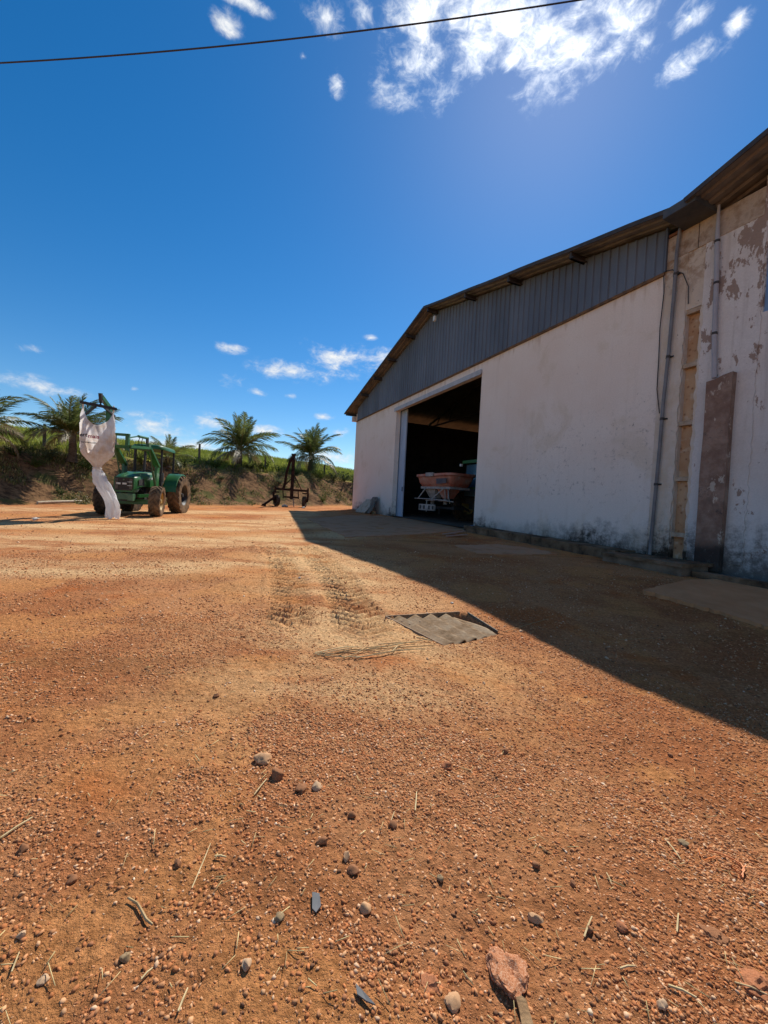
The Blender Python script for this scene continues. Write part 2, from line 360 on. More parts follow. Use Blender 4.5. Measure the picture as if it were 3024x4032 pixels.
def wall_material():
    n = NT('old_plaster'); x, y, z = n.xyz()
    big = n.noise(.45, 5, .6); mid = n.noise(2.3, 6, .65); fine = n.noise(26, 5, .7); vst = n.noise(1.6, 5, .6, (3.2, 3.2, .25))
    c = n.mix(n.step(big, .35, .65), (.81, .69, .595), (.84, .745, .66))
    low = n.step(n.math('ADD', z, n.math('MULTIPLY', n.math('SUBTRACT', mid, .5), 2.0)), 3.4, 1.4)
    c = n.mix(n.math('MULTIPLY', low, .6), c, (.77, .72, .67))
    ye = n.step(n.noise(.8, 6, .65, None, .4, (3, 1, 8)), .52, .66)
    c = n.mix(n.math('MULTIPLY', ye, .42), c, (.66, .54, .40))
    # rust wash right under the cladding edge and drips
    dz = n.math('SUBTRACT', 7.12, z); wash = n.step(n.math('SUBTRACT', dz, n.math('MULTIPLY', n.step(vst, .45, .8), .45)), .30, -.05)
    c = n.mix(n.math('MULTIPLY', wash, .42), c, (.52, .34, .20))
    c = n.mix(n.math('MULTIPLY', n.step(vst, .52, .72), .14), c, (.48, .41, .35))
    # speckled mould field lower right
    rx = n.math('MULTIPLY', n.step(x, 16.5, 19.0), n.step(z, 4.6, 3.4)); rx = n.math('MULTIPLY', rx, n.step(z, 1.2, 2.0))
    mo = n.math('MULTIPLY', rx, n.math('MULTIPLY', n.step(n.noise(7, 8, .8), .52, .62), n.step(mid, .42, .6)))
    c = n.mix(n.math('MULTIPLY', mo, .55), c, (.17, .15, .14))
    # flaked spots
    sp = n.math('MULTIPLY', n.step(n.noise(3.4, 6, .75, (1.5, 1, .8), 0, (9, 2, 4)), .665, .69), n.step(n.math('ADD', x, n.math('MULTIPLY', z, -.6)), 10, 19))
    c = n.mix(n.math('MULTIPLY', sp, .7), c, (.22, .17, .14))
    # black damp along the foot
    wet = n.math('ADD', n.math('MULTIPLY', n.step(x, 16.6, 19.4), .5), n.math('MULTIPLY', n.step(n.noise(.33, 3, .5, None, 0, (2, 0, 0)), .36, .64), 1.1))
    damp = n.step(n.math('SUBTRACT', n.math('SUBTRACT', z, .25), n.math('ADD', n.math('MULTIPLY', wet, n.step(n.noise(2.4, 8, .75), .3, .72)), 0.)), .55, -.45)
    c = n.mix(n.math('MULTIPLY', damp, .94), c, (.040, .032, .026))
    c = n.mix(n.step(fine, .2, .8), n.mix(1., c, (.86, .86, .86), 'MULTIPLY'), c)
    n.col(c); n.b.inputs['Roughness'].default_value = .92; n.b.inputs['Specular IOR Level'].default_value = .05
    n.bump(n.math('ADD', n.math('MULTIPLY', fine, .5), n.math('MULTIPLY', mid, .8)), .35, .012); return n.m
M_PLASTER = wall_material()
M_CLAD = mat('blue_grey_cladding', [(.095, .115, .150), (.125, .150, .190)], 1.3, .62, .12, 30, .0, 6, (1, 1, .35))
def vary(m_, amt):
    N = m_.node_tree.nodes; L = m_.node_tree.links; b = N['Principled BSDF']; src = b.inputs['Base Color'].links[0].from_socket
    oi = N.new('ShaderNodeObjectInfo'); mr = N.new('ShaderNodeMapRange'); L.new(oi.outputs['Random'], mr.inputs[0]); mr.inputs[3].default_value = 1-amt; mr.inputs[4].default_value = 1+amt
    mx = N.new('ShaderNodeMix'); mx.data_type = 'RGBA'; mx.blend_type = 'MULTIPLY'; mx.inputs[0].default_value = 1; L.new(src, mx.inputs[6]); L.new(mr.outputs[0], mx.inputs[7]); L.new(mx.outputs[2], b.inputs['Base Color'])
vary(M_CLAD, .14)
M_ROOFU = mat('galvanised_roof', [(.10, .092, .082), (.19, .17, .15), (.085, .082, .08)], 1.1, .65, .1, 20, .15)
M_ROOFI = mat('shade_dark_roof_sheet', [(.06, .053, .046), (.11, .095, .078)], 1.1, .8, .1, 20)  # inner roof slopes coloured darker to stand for the shade under the roof
M_STEELD = mat('dark_steel', [(.028, .026, .026), (.06, .05, .045)], 5, .7, .15, 40)
M_GUTTER = mat('gutter_steel', [(.050, .056, .064), (.095, .098, .10)], 2.2, .6, .1, 30, .2)
M_TRACK = mat('track_grey_paint', [(.33, .34, .36), (.44, .45, .47)], 3, .6, .1, 30)
M_DOOR = mat('door_blue_paint', [(.30, .38, .50), (.38, .47, .60)], 2.0, .5, .1, 20, .0, 6, (1, 1, .3))
M_INT = mat('inner_wall_shade', [(.035, .032, .03), (.06, .055, .05)], 2, .95)  # near-black colour carries the interior shade of the shed walls
M_CONC = mat('dusty_concrete', [(.15, .10, .066), (.235, .165, .115), (.20, .15, .115)], 2.4, .95, .5, 26)
M_CONCW = mat('weathered_beam_concrete', [(.27, .185, .125), (.46, .37, .295), (.35, .28, .22)], 3.0, .95, .6, 22)
P = lambda a, b, t: (a, t, b)

# front wall: one slab with the door opening cut out
poly = [(0, lgz(0, 0)-.6), (0, 7.6), (RS, 10.35), (SE, 7.9), (SE, -.4), (DR, -.3), (DR, DH), (DL, DH), (DL, lgz(DL, 0)-.5)]
MB().prism(poly, P, 0, .28).build('front_wall', M_PLASTER, wh)
# door reveal plaster is the wall itself; grey guide rail over the opening
MB().box(DL-.15, DR+.02, -.09, -.003, DH-.01, DH+.13).box(DL-.15, DR+.02, -.09, -.06, DH-.07, DH-.01).build('door_track', M_TRACK, wh, label='grey steel sliding door rail over the opening')
fz = lgz(DL, .6)+.03
db = MB(); k = 0
for i in range(6):
    x0 = DL-3.2+i*.66; db.box(x0, x0+.655, .34, .385, fz, DH-.02)
door = db.build('sliding_door', M_DOOR, wh, label='pale blue sheet metal sliding door pushed open to the left')
MB().box(DL+.72, DL+.76, .325, .34, fz, DH-.03).build('edge_angle', M_TRACK, door)
MB().box(DL+.60, DL+.64, .30, .34, 1.9, 2.15).build('handle', M_STEELD, door)
# side, back walls and floor
BD = 30.0
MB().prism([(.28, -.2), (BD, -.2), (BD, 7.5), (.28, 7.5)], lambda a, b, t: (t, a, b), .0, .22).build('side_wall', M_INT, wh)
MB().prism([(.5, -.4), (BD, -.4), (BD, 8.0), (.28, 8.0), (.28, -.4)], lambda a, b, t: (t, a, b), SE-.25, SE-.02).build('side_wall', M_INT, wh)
MB().prism([(.22, -.2), (SE-.26, -.2), (SE-.26, 7.7), (RS, 10.3), (.22, 7.6)], P, BD-.25, BD).build('back_wall', M_PLASTER, wh)
fl = MB(); fl.add([(.2, .0, lgz(.2, 0)+.02), (SE, .0, lgz(SE, 0)+.1), (SE, BD, .30), (.2, BD, .6)], [(0, 1, 2, 3)]); fl.build('floor', mat('shed_floor', [(.10, .075, .055), (.17, .13, .10)], 1.5, .95, .3), wh)
# inside: steel trusses
for d_ in (6, 12, 18, 24):
    tb = MB(); tb.beam((.3, d_, 7.5), (RS, d_, 10.2), .12, .12).beam((RS, d_, 10.2), (SE-.3, d_, 7.6), .12, .12).beam((.3, d_, 7.3), (SE-.3, d_, 7.35), .1, .1)
    for s_ in np.linspace(1.5, SE-1.5, 12): tb.beam((s_, d_, 7.33), (s_+.6, d_, roof_z(s_+.6)-.4), .06, .06)
    tb.build('truss', M_STEELD, wh)

# gable cladding: trapezoidal sheets, each its own piece
def clad_sheet(s0, s1, idx):
    pts = []; s = s0; per = .255
    while s < s1-.01:
        for a, o in ((0, 0), (.165, 0), (.185, .034), (.235, .034)):
            if s+a < s1: pts.append((s+a, o))
        s += per
    pts.append((s1, 0)); off = .012+.006*(idx % 2)
    b = MB(); zb = [7.10+.012*math.sin(idx*2.3) for _ in pts]; vs = []
    for (s, o), z0 in zip(pts, zb): vs += [(s, -off-o, z0), (s, -off-o, roof_z(s)-.06)]
    b.add(vs, [(2*i, 2*i+2, 2*i+3, 2*i+1) for i in range(len(pts)-1)])
    ob = b.build('cladding_sheet', M_CLAD, wh); return ob
s = .22; i = 0
while s < SE-.05:
    s1 = min(s+1.02, SE); clad_sheet(s, s1, i); s = s1; i += 1
MB().box(SE-.004, SE+.035, -.07, -.004, 7.09, 8.12).build('corner_flashing', M_CLAD, wh)
MB().box(.15, SE, -.05, -.004, 7.02, 7.095).build('cladding_drip_edge', mat('rusty_edge', [(.10, .07, .05), (.22, .12, .06)], 6, .9), wh)

# roof: ribbed sheets running up the slope (ribs parallel to the gable edge)
def roof_sheet(sa, sb, d0, d1, zf, name, mt, parent, rib=.25, nslope=10, dz=0.0, wob=.012):
    prof = []; d = d0
    while d < d1-1e-6:
        for a, h in ((0, 0), (.12, 0), (.145, .04), (.225, .04)):
            if d+a < d1: prof.append((d+a, h))
        d += rib
    prof.append((d1, 0)); b = MB(); n = len(prof); vs = []
    for k in range(nslope+1):
        s = sa+(sb-sa)*k/nslope; wv = wob*math.sin(k*2.1)
        for dd, h in prof: vs.append((s, dd, zf(s)+h+dz+wv))
    fs = [(k*n+i, k*n+i+1, (k+1)*n+i+1, (k+1)*n+i) for k in range(nslope) for i in range(n-1)]
    return b.add(vs, fs).build(name, mt, parent)
for sa, sb in ((-1.05, RS), (SE+.42, RS)):
    roof_sheet(sa, sb, -OH, .40, roof_z, 'roof_sheet', M_ROOFU, wh, .255)
    roof_sheet(sa, sb, .38, BD+.3, roof_z, 'roof_slope', M_ROOFI, wh, .5, 4, .012, 0)
for sa, sb in ((-1.06, RS), (SE+.42, RS)):        # verge flashing along the gable edge
    n_ = 12; b = MB()
    for k in range(n_):
        a, c = sa+(sb-sa)*k/n_, sa+(sb-sa)*(k+1)/n_; w_ = .010*math.sin(k*1.7)
        b.beam((a, -OH-.012, roof_z(a)+.035+w_), (c, -OH-.012, roof_z(c)+.035+.010*math.sin((k+1)*1.7)), .024, .105)
    b.build('verge_flashing', M_STEELD, wh)
rb = MB()
for sgn, zf in ((-1, 0), (1, 0)):
    rb.add([(RS, -OH-.02, RZ+.10), (RS+sgn*.3, -OH-.02, RZ+.035), (RS+sgn*.3, BD, RZ+.035), (RS, BD, RZ+.10)], [(0, 1, 2, 3)])
rb.build('ridge_cap', M_STEELD, wh)
for s_ in (19.75, 17.05, 14.4, 11.25, 9.0, 6.75, 4.6, 2.4, -.75):     # purlins sticking out under the verge
    z_ = roof_z(s_)-.01; MB().box(s_-.035, s_+.035, -OH+.03, .9, z_-.20, z_-.012).box(s_-.035, s_+.10, -OH+.03, .9, z_-.20, z_-.17).build('purlin', M_STEELD, wh)
fl_ = MB(); fl_.box(11.42, 11.56, -.34, -.24, 9.98, 10.20).build('floodlight', mat('floodlight_white', [(.6, .6, .58), (.7, .7, .68)], 4, .4), wh, label='small white lamp box under the ridge')
MB().beam((11.49, -.28, 10.2), (11.49, -.28, 10.45), .03, .03).build('bracket', M_STEELD, wh)
MB().beam((-.32, -.2, 7.30), (-.32, 2, 7.30), .30, .36).build('eave_beam', M_PLASTER, wh)

# ------------------------------------------------------------------ second gable / shared pillar
wh2 = empty('neighbouring_warehouse', (WX0, WY0, 0), AZW-math.pi/2, 'peeling white plastered second warehouse with blue window at the right edge', 'warehouse')
def roof2_z(s): return 7.87+.245*(s-23.1) if s < 33 else 7.87+.245*9.9-.245*(s-33)
def wall2_material():
    n = NT('peeling_plaster'); x, y, z = n.xyz(); mid = n.noise(2.3, 6, .65); fine = n.noise(30, 5, .7)
    c = n.mix(n.step(n.noise(.7, 5, .6), .35, .65), (.66, .585, .53), (.73, .68, .64))
    c = n.mix(n.step(n.math('ADD', z, n.math('MULTIPLY', mid, 1.4)), 3.2, 1.6), c, (.70, .67, .64))
    fl = n.step(n.math('ADD', n.noise(1.5, 7, .72, (1.6, 1.6, .8), .2, (4, 0, 2)), n.math('MULTIPLY', n.step(z, 4.4, 6.6), .09)), .595, .62)
    c = n.mix(n.math('MULTIPLY', fl, .8), c, (.27, .165, .115))
    sp = n.step(n.noise(6, 7, .8, None, 0, (1, 8, 3)), .64, .67); c = n.mix(n.math('MULTIPLY', sp, .6), c, (.13, .10, .08))
    vst = n.noise(1.5, 5, .6, (4, 4, .22)); c = n.mix(n.math('MULTIPLY', n.step(vst, .5, .7), .35), c, (.40, .34, .29))
    damp = n.step(n.math('SUBTRACT', z, n.math('MULTIPLY', n.step(n.noise(4, 9, .8), .3, .7), .9)), .85, -.35)
    c = n.mix(n.math('MULTIPLY', damp, .85), c, (.060, .045, .034)); n.col(n.mix(n.step(fine, .2, .8), n.mix(1., c, (.84, .84, .84), 'MULTIPLY'), c))
    n.b.inputs['Roughness'].default_value = .93; n.b.inputs['Specular IOR Level'].default_value = .05; n.bump(n.math('ADD', n.math('MULTIPLY', fine, .5), mid), .5, .015); return n.m
M_PL2 = wall2_material()
def cream_material():
    n = NT('cream_stained_render'); x, y, z = n.xyz(); mid = n.noise(3.0, 6, .7); fine = n.noise(24, 5, .7)
    c = n.mix(n.step(mid, .35, .65), (.60, .50, .39), (.66, .58, .50))
    c = n.mix(n.math('MULTIPLY', n.step(z, 5.6, 7.2), n.step(mid, .40, .6)), c, (.36, .245, .16))
    c = n.mix(n.math('MULTIPLY', n.step(n.noise(7, 7, .8, None, 0, (3, 3, 3)), .62, .65), .75), c, (.12, .085, .06))
    damp = n.step(n.math('SUBTRACT', z, n.math('MULTIPLY', n.step(n.noise(4, 9, .8), .3, .7), .8)), .8, -.2)
    c = n.mix(n.math('MULTIPLY', damp, .97), c, (.028, .02, .014)); n.col(c); n.b.inputs['Roughness'].default_value = .95; n.b.inputs['Specular IOR Level'].default_value = .05; n.bump(n.math('ADD', fine, mid), .6, .015); return n.m
M_CREAM = cream_material()
# pillar with exposed steel column in a recess
pz0 = -.3
MB().box(SE+.002, 22.62, .0, .5, pz0, 7.30).build('pillar_render', M_CREAM, wh2)
MB().box(22.98, 23.20, .0, .5, pz0, 7.30).build('pillar_render', M_PL2, wh2)
MB().box(22.62, 22.98, .012, .5, 5.98, 7.30).build('pillar_render', M_CREAM, wh2)
def rust_material():
    n = NT('rusty_ochre_steel'); a = n.noise(5.5, 4, .5); c = n.mix(n.step(n.noise(1.2, 4), .35, .65), (.46, .265, .14), (.56, .38, .23))
    v = n.N.new('ShaderNodeTexVoronoi'); v.inputs['Scale'].default_value = 8.5; n.L.new(n.tc.outputs['Object'], v.inputs['Vector'])
    c = n.mix(n.math('MULTIPLY', n.step(v.outputs['Distance'], .34, .06), .75), c, (.22, .09, .04))
    c = n.mix(n.math('MULTIPLY', n.step(a, .56, .68), .6), c, (.62, .52, .40)); n.col(c); n.b.inputs['Roughness'].default_value = .9; n.bump(a, .4, .01); return n.m
M_RUSTO = rust_material()
MB().box(22.62, 22.98, .14, .5, pz0, 5.98).build('steel_column_web', M_RUSTO, wh2, label='rust spotted ochre steel column in the recess')
MB().box(22.618, 22.655, .02, .14, .25, 5.98).build('column_flange', M_CREAM, wh2)
rg = mat('rung_concrete', [(.36, .25, .165), (.50, .40, .30)], 6, .9, .5)
for z_ in (5.93, 4.71, 3.40, 2.13, .85): MB().box(22.657, 22.978, .006, .139, z_-.06, z_+.035).build('stiffener_plate', rg, wh2)
# ring beam over both
MB().box(SE+.003, 22.81, -.012, .5, 7.30, 7.855).build('ring_beam', M_CONCW, wh2)
MB().box(22.83, 24.0, -.012, .5, 7.30, 7.855).build('ring_beam', M_CONCW, wh2)
MB().box(22.81, 22.83, .01, .5, 7.30, 7.85).build('beam_joint', M_STEELD, wh2)
for (a_, c_, e_) in ((22.50, 22.64, 1), (22.96, 23.03, -1)):      # broken render edges along the recess
    r_ = random.Random(int(a_*100)); zz = np.linspace(.3, 5.95, 60); E = [(c_ if e_ > 0 else a_)+r_.uniform(-.022, .022) for _ in zz]
    pl_ = [(a_, .3)]+[(x_, z_) for x_, z_ in zip(E, zz)]+[(a_, 5.95)] if e_ > 0 else [(c_, 5.95)]+[(x_, z_) for x_, z_ in list(zip(E, zz))[::-1]]+[(c_, .3)]
    MB().prism(pl_, P, -.016, -.001).build('broken_render_edge', M_CREAM, wh2)
# second wall, with window opening
w2 = [(23.20, pz0), (23.20, 7.30), (24.0, 7.30), (24.0, 8.22), (33, 10.5), (42.8, 8.0), (42.8, -.4), ]
MB().prism([(23.2, pz0), (23.2, 7.30), (24.0, 7.30), (24.0, 8.06), (24.08, 8.08), (24.08, pz0)], P, .0, .3).build('front_wall', M_PL2, wh2)
MB().prism([(24.08, pz0), (24.08, 5.36), (25.7, 5.36), (25.7, pz0)], P, .0, .3).build('front_wall', M_PL2, wh2)
MB().prism([(24.08, 6.72), (24.08, 8.08), (25.7, 8.47), (25.7, 6.72)], P, .0, .3).build('front_wall', M_PL2, wh2)
MB().prism([(25.7, pz0), (25.7, 8.47), (33, 10.25), (42.8, 7.8), (42.8, pz0)], P, .0, .3).build('front_wall', M_PL2, wh2)
# plaster skin left standing proud, with a ragged upper edge
def skin(pts, t, mt, nm='plaster_skin'):
    out = []; r = random.Random(5)
    for (a, b), (c, d) in zip(pts, pts[1:]+pts[:1]):
        n_ = max(2, int(math.hypot(c-a, d-b)/.09))
        for k in range(n_):
            f = k/n_; out.append((a+(c-a)*f+(r.uniform(-.022, .022) if k else 0), b+(d-b)*f+(r.uniform(-.025, .025) if k else 0)))
    MB().prism(out, P, -t, -.001).build(nm, mt, wh2)
skin([(23.02, .35), (23.02, 5.9), (23.14, 6.25), (23.20, 6.30), (23.42, 6.45), (23.60, 6.75), (23.85, 6.98), (24.06, 7.15), (24.06, .35)], .022, M_PL2)
wf = mat('window_blue_paint', [(.15, .27, .45), (.20, .34, .54)], 3, .5)
win = MB().box(24.08, 24.14, .05, .16, 5.36, 6.72).box(25.64, 25.7, .05, .16, 5.36, 6.72).box(24.14, 25.64, .05, .16, 5.36, 5.42).box(24.14, 25.64, .05, .16, 6.66, 6.72).box(24.86, 24.92, .05, .15, 5.42, 6.66).build('window_frame', wf, wh2, label='blue painted steel window frame')
gl = mat('dark_window_glass', [(.02, .03, .04), (.03, .04, .05)], 2, .08)
for a in (24.14, 24.92): MB().box(a, a+.72, .09, .10, 5.42, 6.66).build('pane', gl, win)
M_BUTT = None
def butt():
    n = NT('stained_buttress_render'); x, y, z = n.xyz(); a = n.noise(2.0, 6, .7); c = n.mix(n.step(a, .36, .62), (.22, .135, .10), (.34, .235, .18))
    c = n.mix(n.math('MULTIPLY', n.step(n.noise(3.6, 7, .75, (1.3, 1.3, .7), 0, (2, 2, 5)), .58, .62), .8), c, (.56, .47, .38))
    c = n.mix(n.math('MULTIPLY', n.step(n.noise(1.6, 7, .75, None, 0, (6, 2, 1)), .56, .64), .8), c, (.085, .075, .072))
    c = n.mix(n.math('MULTIPLY', n.step(n.math('SUBTRACT', z, n.math('MULTIPLY', a, .5)), .62, .30), .9), c, (.028, .026, .026)); n.col(c); n.b.inputs['Roughness'].default_value = .95; n.b.inputs['Specular IOR Level'].default_value = .05; n.bump(n.math('ADD', n.noise(20, 5, .7), a), .7, .02); return n.m
b = MB(); prof = [(.0, .15), (.0, 1.4), (-.012, 2.2), (.006, 3.1), (-.006, 4.17), (.16, 4.19), (.30, 4.24), (.47, 4.27), (.463, 3.2), (.475, 2.0), (.466, .15)]
b.prism([(23.27+a, z_) for a, z_ in prof], P, -.17, -.0225).build('buttress', butt(), wh2, label='stained brown concrete buttress strip against the wall')
# valley gutter box sticking out between the roofs
g = MB(); g.box(22.50, 23.16, -.80, .6, 7.86, 7.875).box(22.50, 22.515, -.80, .6, 7.875, 8.04).box(23.145, 23.16, -.80, .6, 7.875, 8.04).box(22.515, 23.145, -.80, -.785, 7.875, 8.04)
g.build('valley_gutter', M_GUTTER, wh2, label='dark grey box gutter jutting out between the two roofs')
MB().box(22.18, 22.5, -.05, .3, 7.86, 7.92).build('gutter_support', mat('rust_red_angle', [(.16, .07, .04), (.24, .11, .06)], 5, .9), wh2)
roof_sheet(22.98, 33, -.86, .5, roof2_z, 'roof_sheet', M_ROOFU, wh2, .27, 10, .07)
roof_sheet(22.98, 33, .48, BD, roof2_z, 'roof_slope', M_ROOFU, wh2, .5, 3, .082, 0)
roof_sheet(43.5, 33, -.86, BD, roof2_z, 'roof_slope', M_ROOFU, wh2, .5, 3, .07, 0)
b = MB(); n_ = 12
for k in range(n_):
    a, c = 22.98+10.02*k/n_, 22.98+10.02*(k+1)/n_; b.beam((a, -.872, roof2_z(a)+.10), (c, -.872, roof2_z(c)+.10), .024, .10)
b.build('verge_flashing', M_STEELD, wh2)
MB().box(23.25, 43.4, BD-.3, BD-.05, -.3, 8).box(42.6, 42.8, .3, BD-.3, -.3, 8).build('side_wall', M_PL2, wh2)
# pipes and cable on the wall
M_PIPE = mat('grey_pvc', [(.13, .125, .13), (.20, .195, .20)], 3, .55, .05, 20)
M_PIPE2 = mat('lilac_grey_pvc', [(.33, .315, .335), (.42, .40, .41)], 3, .55)
pts = [(22.44, -.075, 7.92), (22.41, -.085, 7.4), (22.40, -.07, 6.4), (22.37, -.065, 5.2), (22.33, -.075, 4.0), (22.31, -.065, 2.9), (22.28, -.065, 1.6), (22.25, -.07, .25)]
pipe = MB().tube(pts, .038, 10).build('downpipe', M_PIPE, wh2, smooth=True, label='thin grey downpipe running down the pillar')
for z_, s_ in ((6.9, 22.405), (5.0, 22.365), (3.55, 22.325), (2.0, 22.29)): MB().tube([(s_, -.07, z_-.03), (s_, -.07, z_+.03)], .047, 10).box(s_-.09, s_+.09, -.02, -.012, z_-.02, z_+.02).build('pipe_clip', M_STEELD, pipe)
pipe = MB().tube([(23.22, -.09, 7.95), (23.24, -.09, 7.2)], [.028, .044], 10).tube([(23.24, -.09, 7.2), (23.28, -.09, 6.3), (23.31, -.09, 5.2), (23.37, -.09, 4.24)], .046, 12).build('downpipe', M_PIPE2, wh2, smooth=True, label='thick lilac grey downpipe ending on the buttress')
for z_, s_ in ((7.18, 23.24), (6.28, 23.28), (5.2, 23.315)): MB().tube([(s_, -.09, z_-.025), (s_, -.09, z_+.025)], .054, 12).build('pipe_clip', M_STEELD, pipe)
MB().tube([(22.10, -.03, 7.1), (22.14, -.035, 6.6), (22.10, -.03, 5.8), (22.12, -.03, 5.0), (22.13, -.035, 4.3), (22.24, -.05, 3.7)], .011, 6).tube([(22.10, -.03, 7.12), (22.3, -.04, 7.06), (22.55, -.03, 6.85), (22.68, -.03, 6.5), (22.70, -.02, 6.1)], .011, 6).build('loose_cable', M_STEELD, wh2)

# raised kerb walkway along the wall, in three poured pieces, with a block step at its end
M_PLINTH = mat('mossy_plinth_concrete', [(.035, .026, .02), (.16, .10, .06), (.25, .165, .105)], 2.0, .95, .7, 18)
pl = empty('walkway', (WX0, WY0, 0), AZW-math.pi/2, 'low weathered concrete walkway along the foot of the warehouse wall', 'walkway')
for s0, s1, o in ((DR+.25, 17.6, .62), (17.61, 20.2, .66), (20.21, 21.85, .72)):
    MB().prism([(s0, -o), (s0, -.004), (s1, -.004), (s1, -o-.02)], lambda a, b_, t: (a, b_, t+lgz(a, 0)), -.25, .235).build('walkway_slab', M_PLINTH, pl)
MB().box(21.86, 23.62, -1.18, -.30, -.2, .245).build('step_block', mat('step_concrete', [(.12, .085, .06), (.27, .19, .13)], 2.5, .95, .6, 16), pl)
MB().box(21.84, 23.65, -1.22, -.18, .246, .315).build('step_tread', M_PLINTH, pl)
MB().box(23.66, 40, -.92, -.72, -.2, .18).build('kerb', M_PLINTH, pl)
MB().box(23.66, 40, -.72, -.175, -.2, .11).build('gravel_bed', mat('dark_gravel_bed', [(.05, .04, .035), (.16, .13, .115)], 30, .95, 1.0, 50), pl)

def slab(name, pix, label, mt, th=.05, lift=.022):
    fine_ = []; r_ = random.Random(len(pix))
    for (a, b_), (e, f) in zip(pix, pix[1:]+pix[:1]):
        n_ = max(2, int(math.hypot(e-a, f-b_)/14))
        for k in range(n_): t = k/n_; fine_.append((a+(e-a)*t+r_.uniform(-5, 5), b_+(f-b_)*t+r_.uniform(-1.3, 1.3)))
    P3 = [hit(*p) for p in fine_]; c = sum((p for p in P3), Vector())/len(P3)
    b = MB(); vs = []
    for dz in (-.25, lift):
        for p in P3: vs.append((p.x-c.x, p.y-c.y, float(base_z(p.x, p.y))-c.z+dz))
    n_ = len(P3); b.add(vs, [tuple(reversed(range(n_))), tuple(range(n_, 2*n_))]+[(i, (i+1) % n_, n_+(i+1) % n_, n_+i) for i in range(n_)])
    ob = b.build(name, mt); 
    ob.location = c; return tag(ob, label, 'concrete slab')
M_SLAB = mat('dirt_covered_concrete', [(.38, .175, .085), (.50, .255, .135), (.45, .25, .145)], 1.6, .95, .6, 24)
slab('concrete_apron', [(1208, 2044), (1290, 2085), (1365, 2117), (1500, 2113), (1640, 2106), (1823, 2091), (1850, 2076), (1700, 2055), (1540, 2036), (1380, 2030)], 'broad dirt covered concrete apron in front of the open door', M_SLAB)
slab('concrete_pad', [(1787, 2150), (1880, 2181), (1990, 2187), (2190, 2184), (2100, 2160), (1960, 2146)], 'small flat concrete pad beside the walkway', M_SLAB)
slab('concrete_ramp', [(2530, 2334), (2650, 2368), (2830, 2420), (3024, 2482), (3250, 2552), (3250, 2360), (3024, 2330), (2860, 2290), (2700, 2293)], 'brown concrete ramp slab at the right edge below the step', lift=.05, mt=mat('brown_ramp_concrete', [(.46, .205, .09), (.56, .275, .13)], 2, .95, .4, 30))

# ------------------------------------------------------------------ wheels (axle along local y, centre at origin)
M_RUB = mat('dusty_rubber', [(.030, .025, .022), (.075, .055, .040), (.12, .08, .05)], 4.5, .95, .3, 40)
M_RUBT = mat('tan_dusty_rubber', [(.06, .045, .034), (.17, .115, .07), (.24, .16, .095)], 4.0, .95, .3, 40)
M_GREEN = mat('green_tractor_paint', [(.016, .090, .020), (.030, .145, .034)], 2.5, .38, .03, 30, lo=.3, hi=.7)
M_GREENF = mat('faded_green_paint', [(.03, .10, .045), (.10, .17, .085)], 3, .5, .03, 30)
M_BLK = mat('black_plastic', [(.012, .012, .012), (.03, .028, .026)], 6, .6)
M_YEL = mat('dull_yellow_rim', [(.34, .24, .07), (.46, .32, .12)], 5, .65)
M_WHITE = mat('white_decal', [(.62, .62, .58), (.75, .74, .70)], 6, .6)
M_GLASSL = mat('lamp_glass', [(.42, .43, .42), (.6, .6, .58)], 12, .15)
M_CHROME = mat('bare_steel', [(.35, .34, .33), (.5, .49, .47)], 8, .35, 0, None, .8)
def tyre_mb(Rr, w, rimr, lugs, lugh, side=1):
    h = w/2; prof = [(rimr, -h*.72), (rimr+.03, -h*.86), (Rr*.80, -h*1.0), (Rr*.93, -h*.93), (Rr-lugh, -h*.72), (Rr-lugh*.8, 0), (Rr-lugh, h*.72), (Rr*.93, h*.93), (Rr*.80, h*1.0), (rimr+.03, h*.86), (rimr, h*.72)]
    b = MB().lathe(prof, (0, 0, 0), 48)
    for k in range(lugs):
        for sg in (-1, 1):
            t0 = 2*math.pi*(k+(.5 if sg > 0 else 0))/lugs; vs = []
            for f, y in ((0, .02*h), (.5, .5*h), (1.0, .97*h)):
                t = t0-f*.95*2*math.pi/lugs*1.25; dt = .30*2*math.pi/lugs
                rt_ = Rr if f < .9 else Rr*.975; rbt = (Rr-lugh*1.2) if f < .9 else Rr*.90
                for tt, rr_ in ((t-dt, rbt), (t-dt*.75, rt_), (t+dt*.75, rt_), (t+dt, rbt)): vs.append((rr_*math.cos(tt), sg*y, rr_*math.sin(tt)))
            fs = []
            for i in range(2):
                for j in range(3): q = (i*4+j, i*4+j+1, (i+1)*4+j+1, (i+1)*4+j); fs.append(q if sg < 0 else q[::-1])
            fs += [(0, 1, 2, 3), (8, 9, 10, 11)]; b.add(vs, fs)
    return b
def wheel(parent, x, y, Rr, w, rimr, lugs, lugh, mt_t, mt_r, side, steer=0, camber=0):
    rp = [(.02, .10), (.10, .10), (.12, .04), (rimr*.80, .02), (rimr*.86, .06), (rimr*.9, w*.30), (rimr+.012, w*.40), (rimr+.012, -w*.40), (rimr*.9, -w*.3), (rimr*.7, -.04), (.02, -.05)]
    o = MB().lathe([(r, yy*side) for r, yy in rp], (0, 0, 0), 32).build('wheel', mt_r, parent, True); o.location = (x, y, Rr); o.rotation_euler = (R(camber), 0, R(steer))
    t = tyre_mb(Rr, w, rimr, lugs, lugh).build('tyre', mt_t, o, True)
    hb = MB().lathe([(.0, side*.16), (.075, side*.16), (.09, side*.06)], (0, 0, 0), 16).build('hub', mt_r, o, True); return o

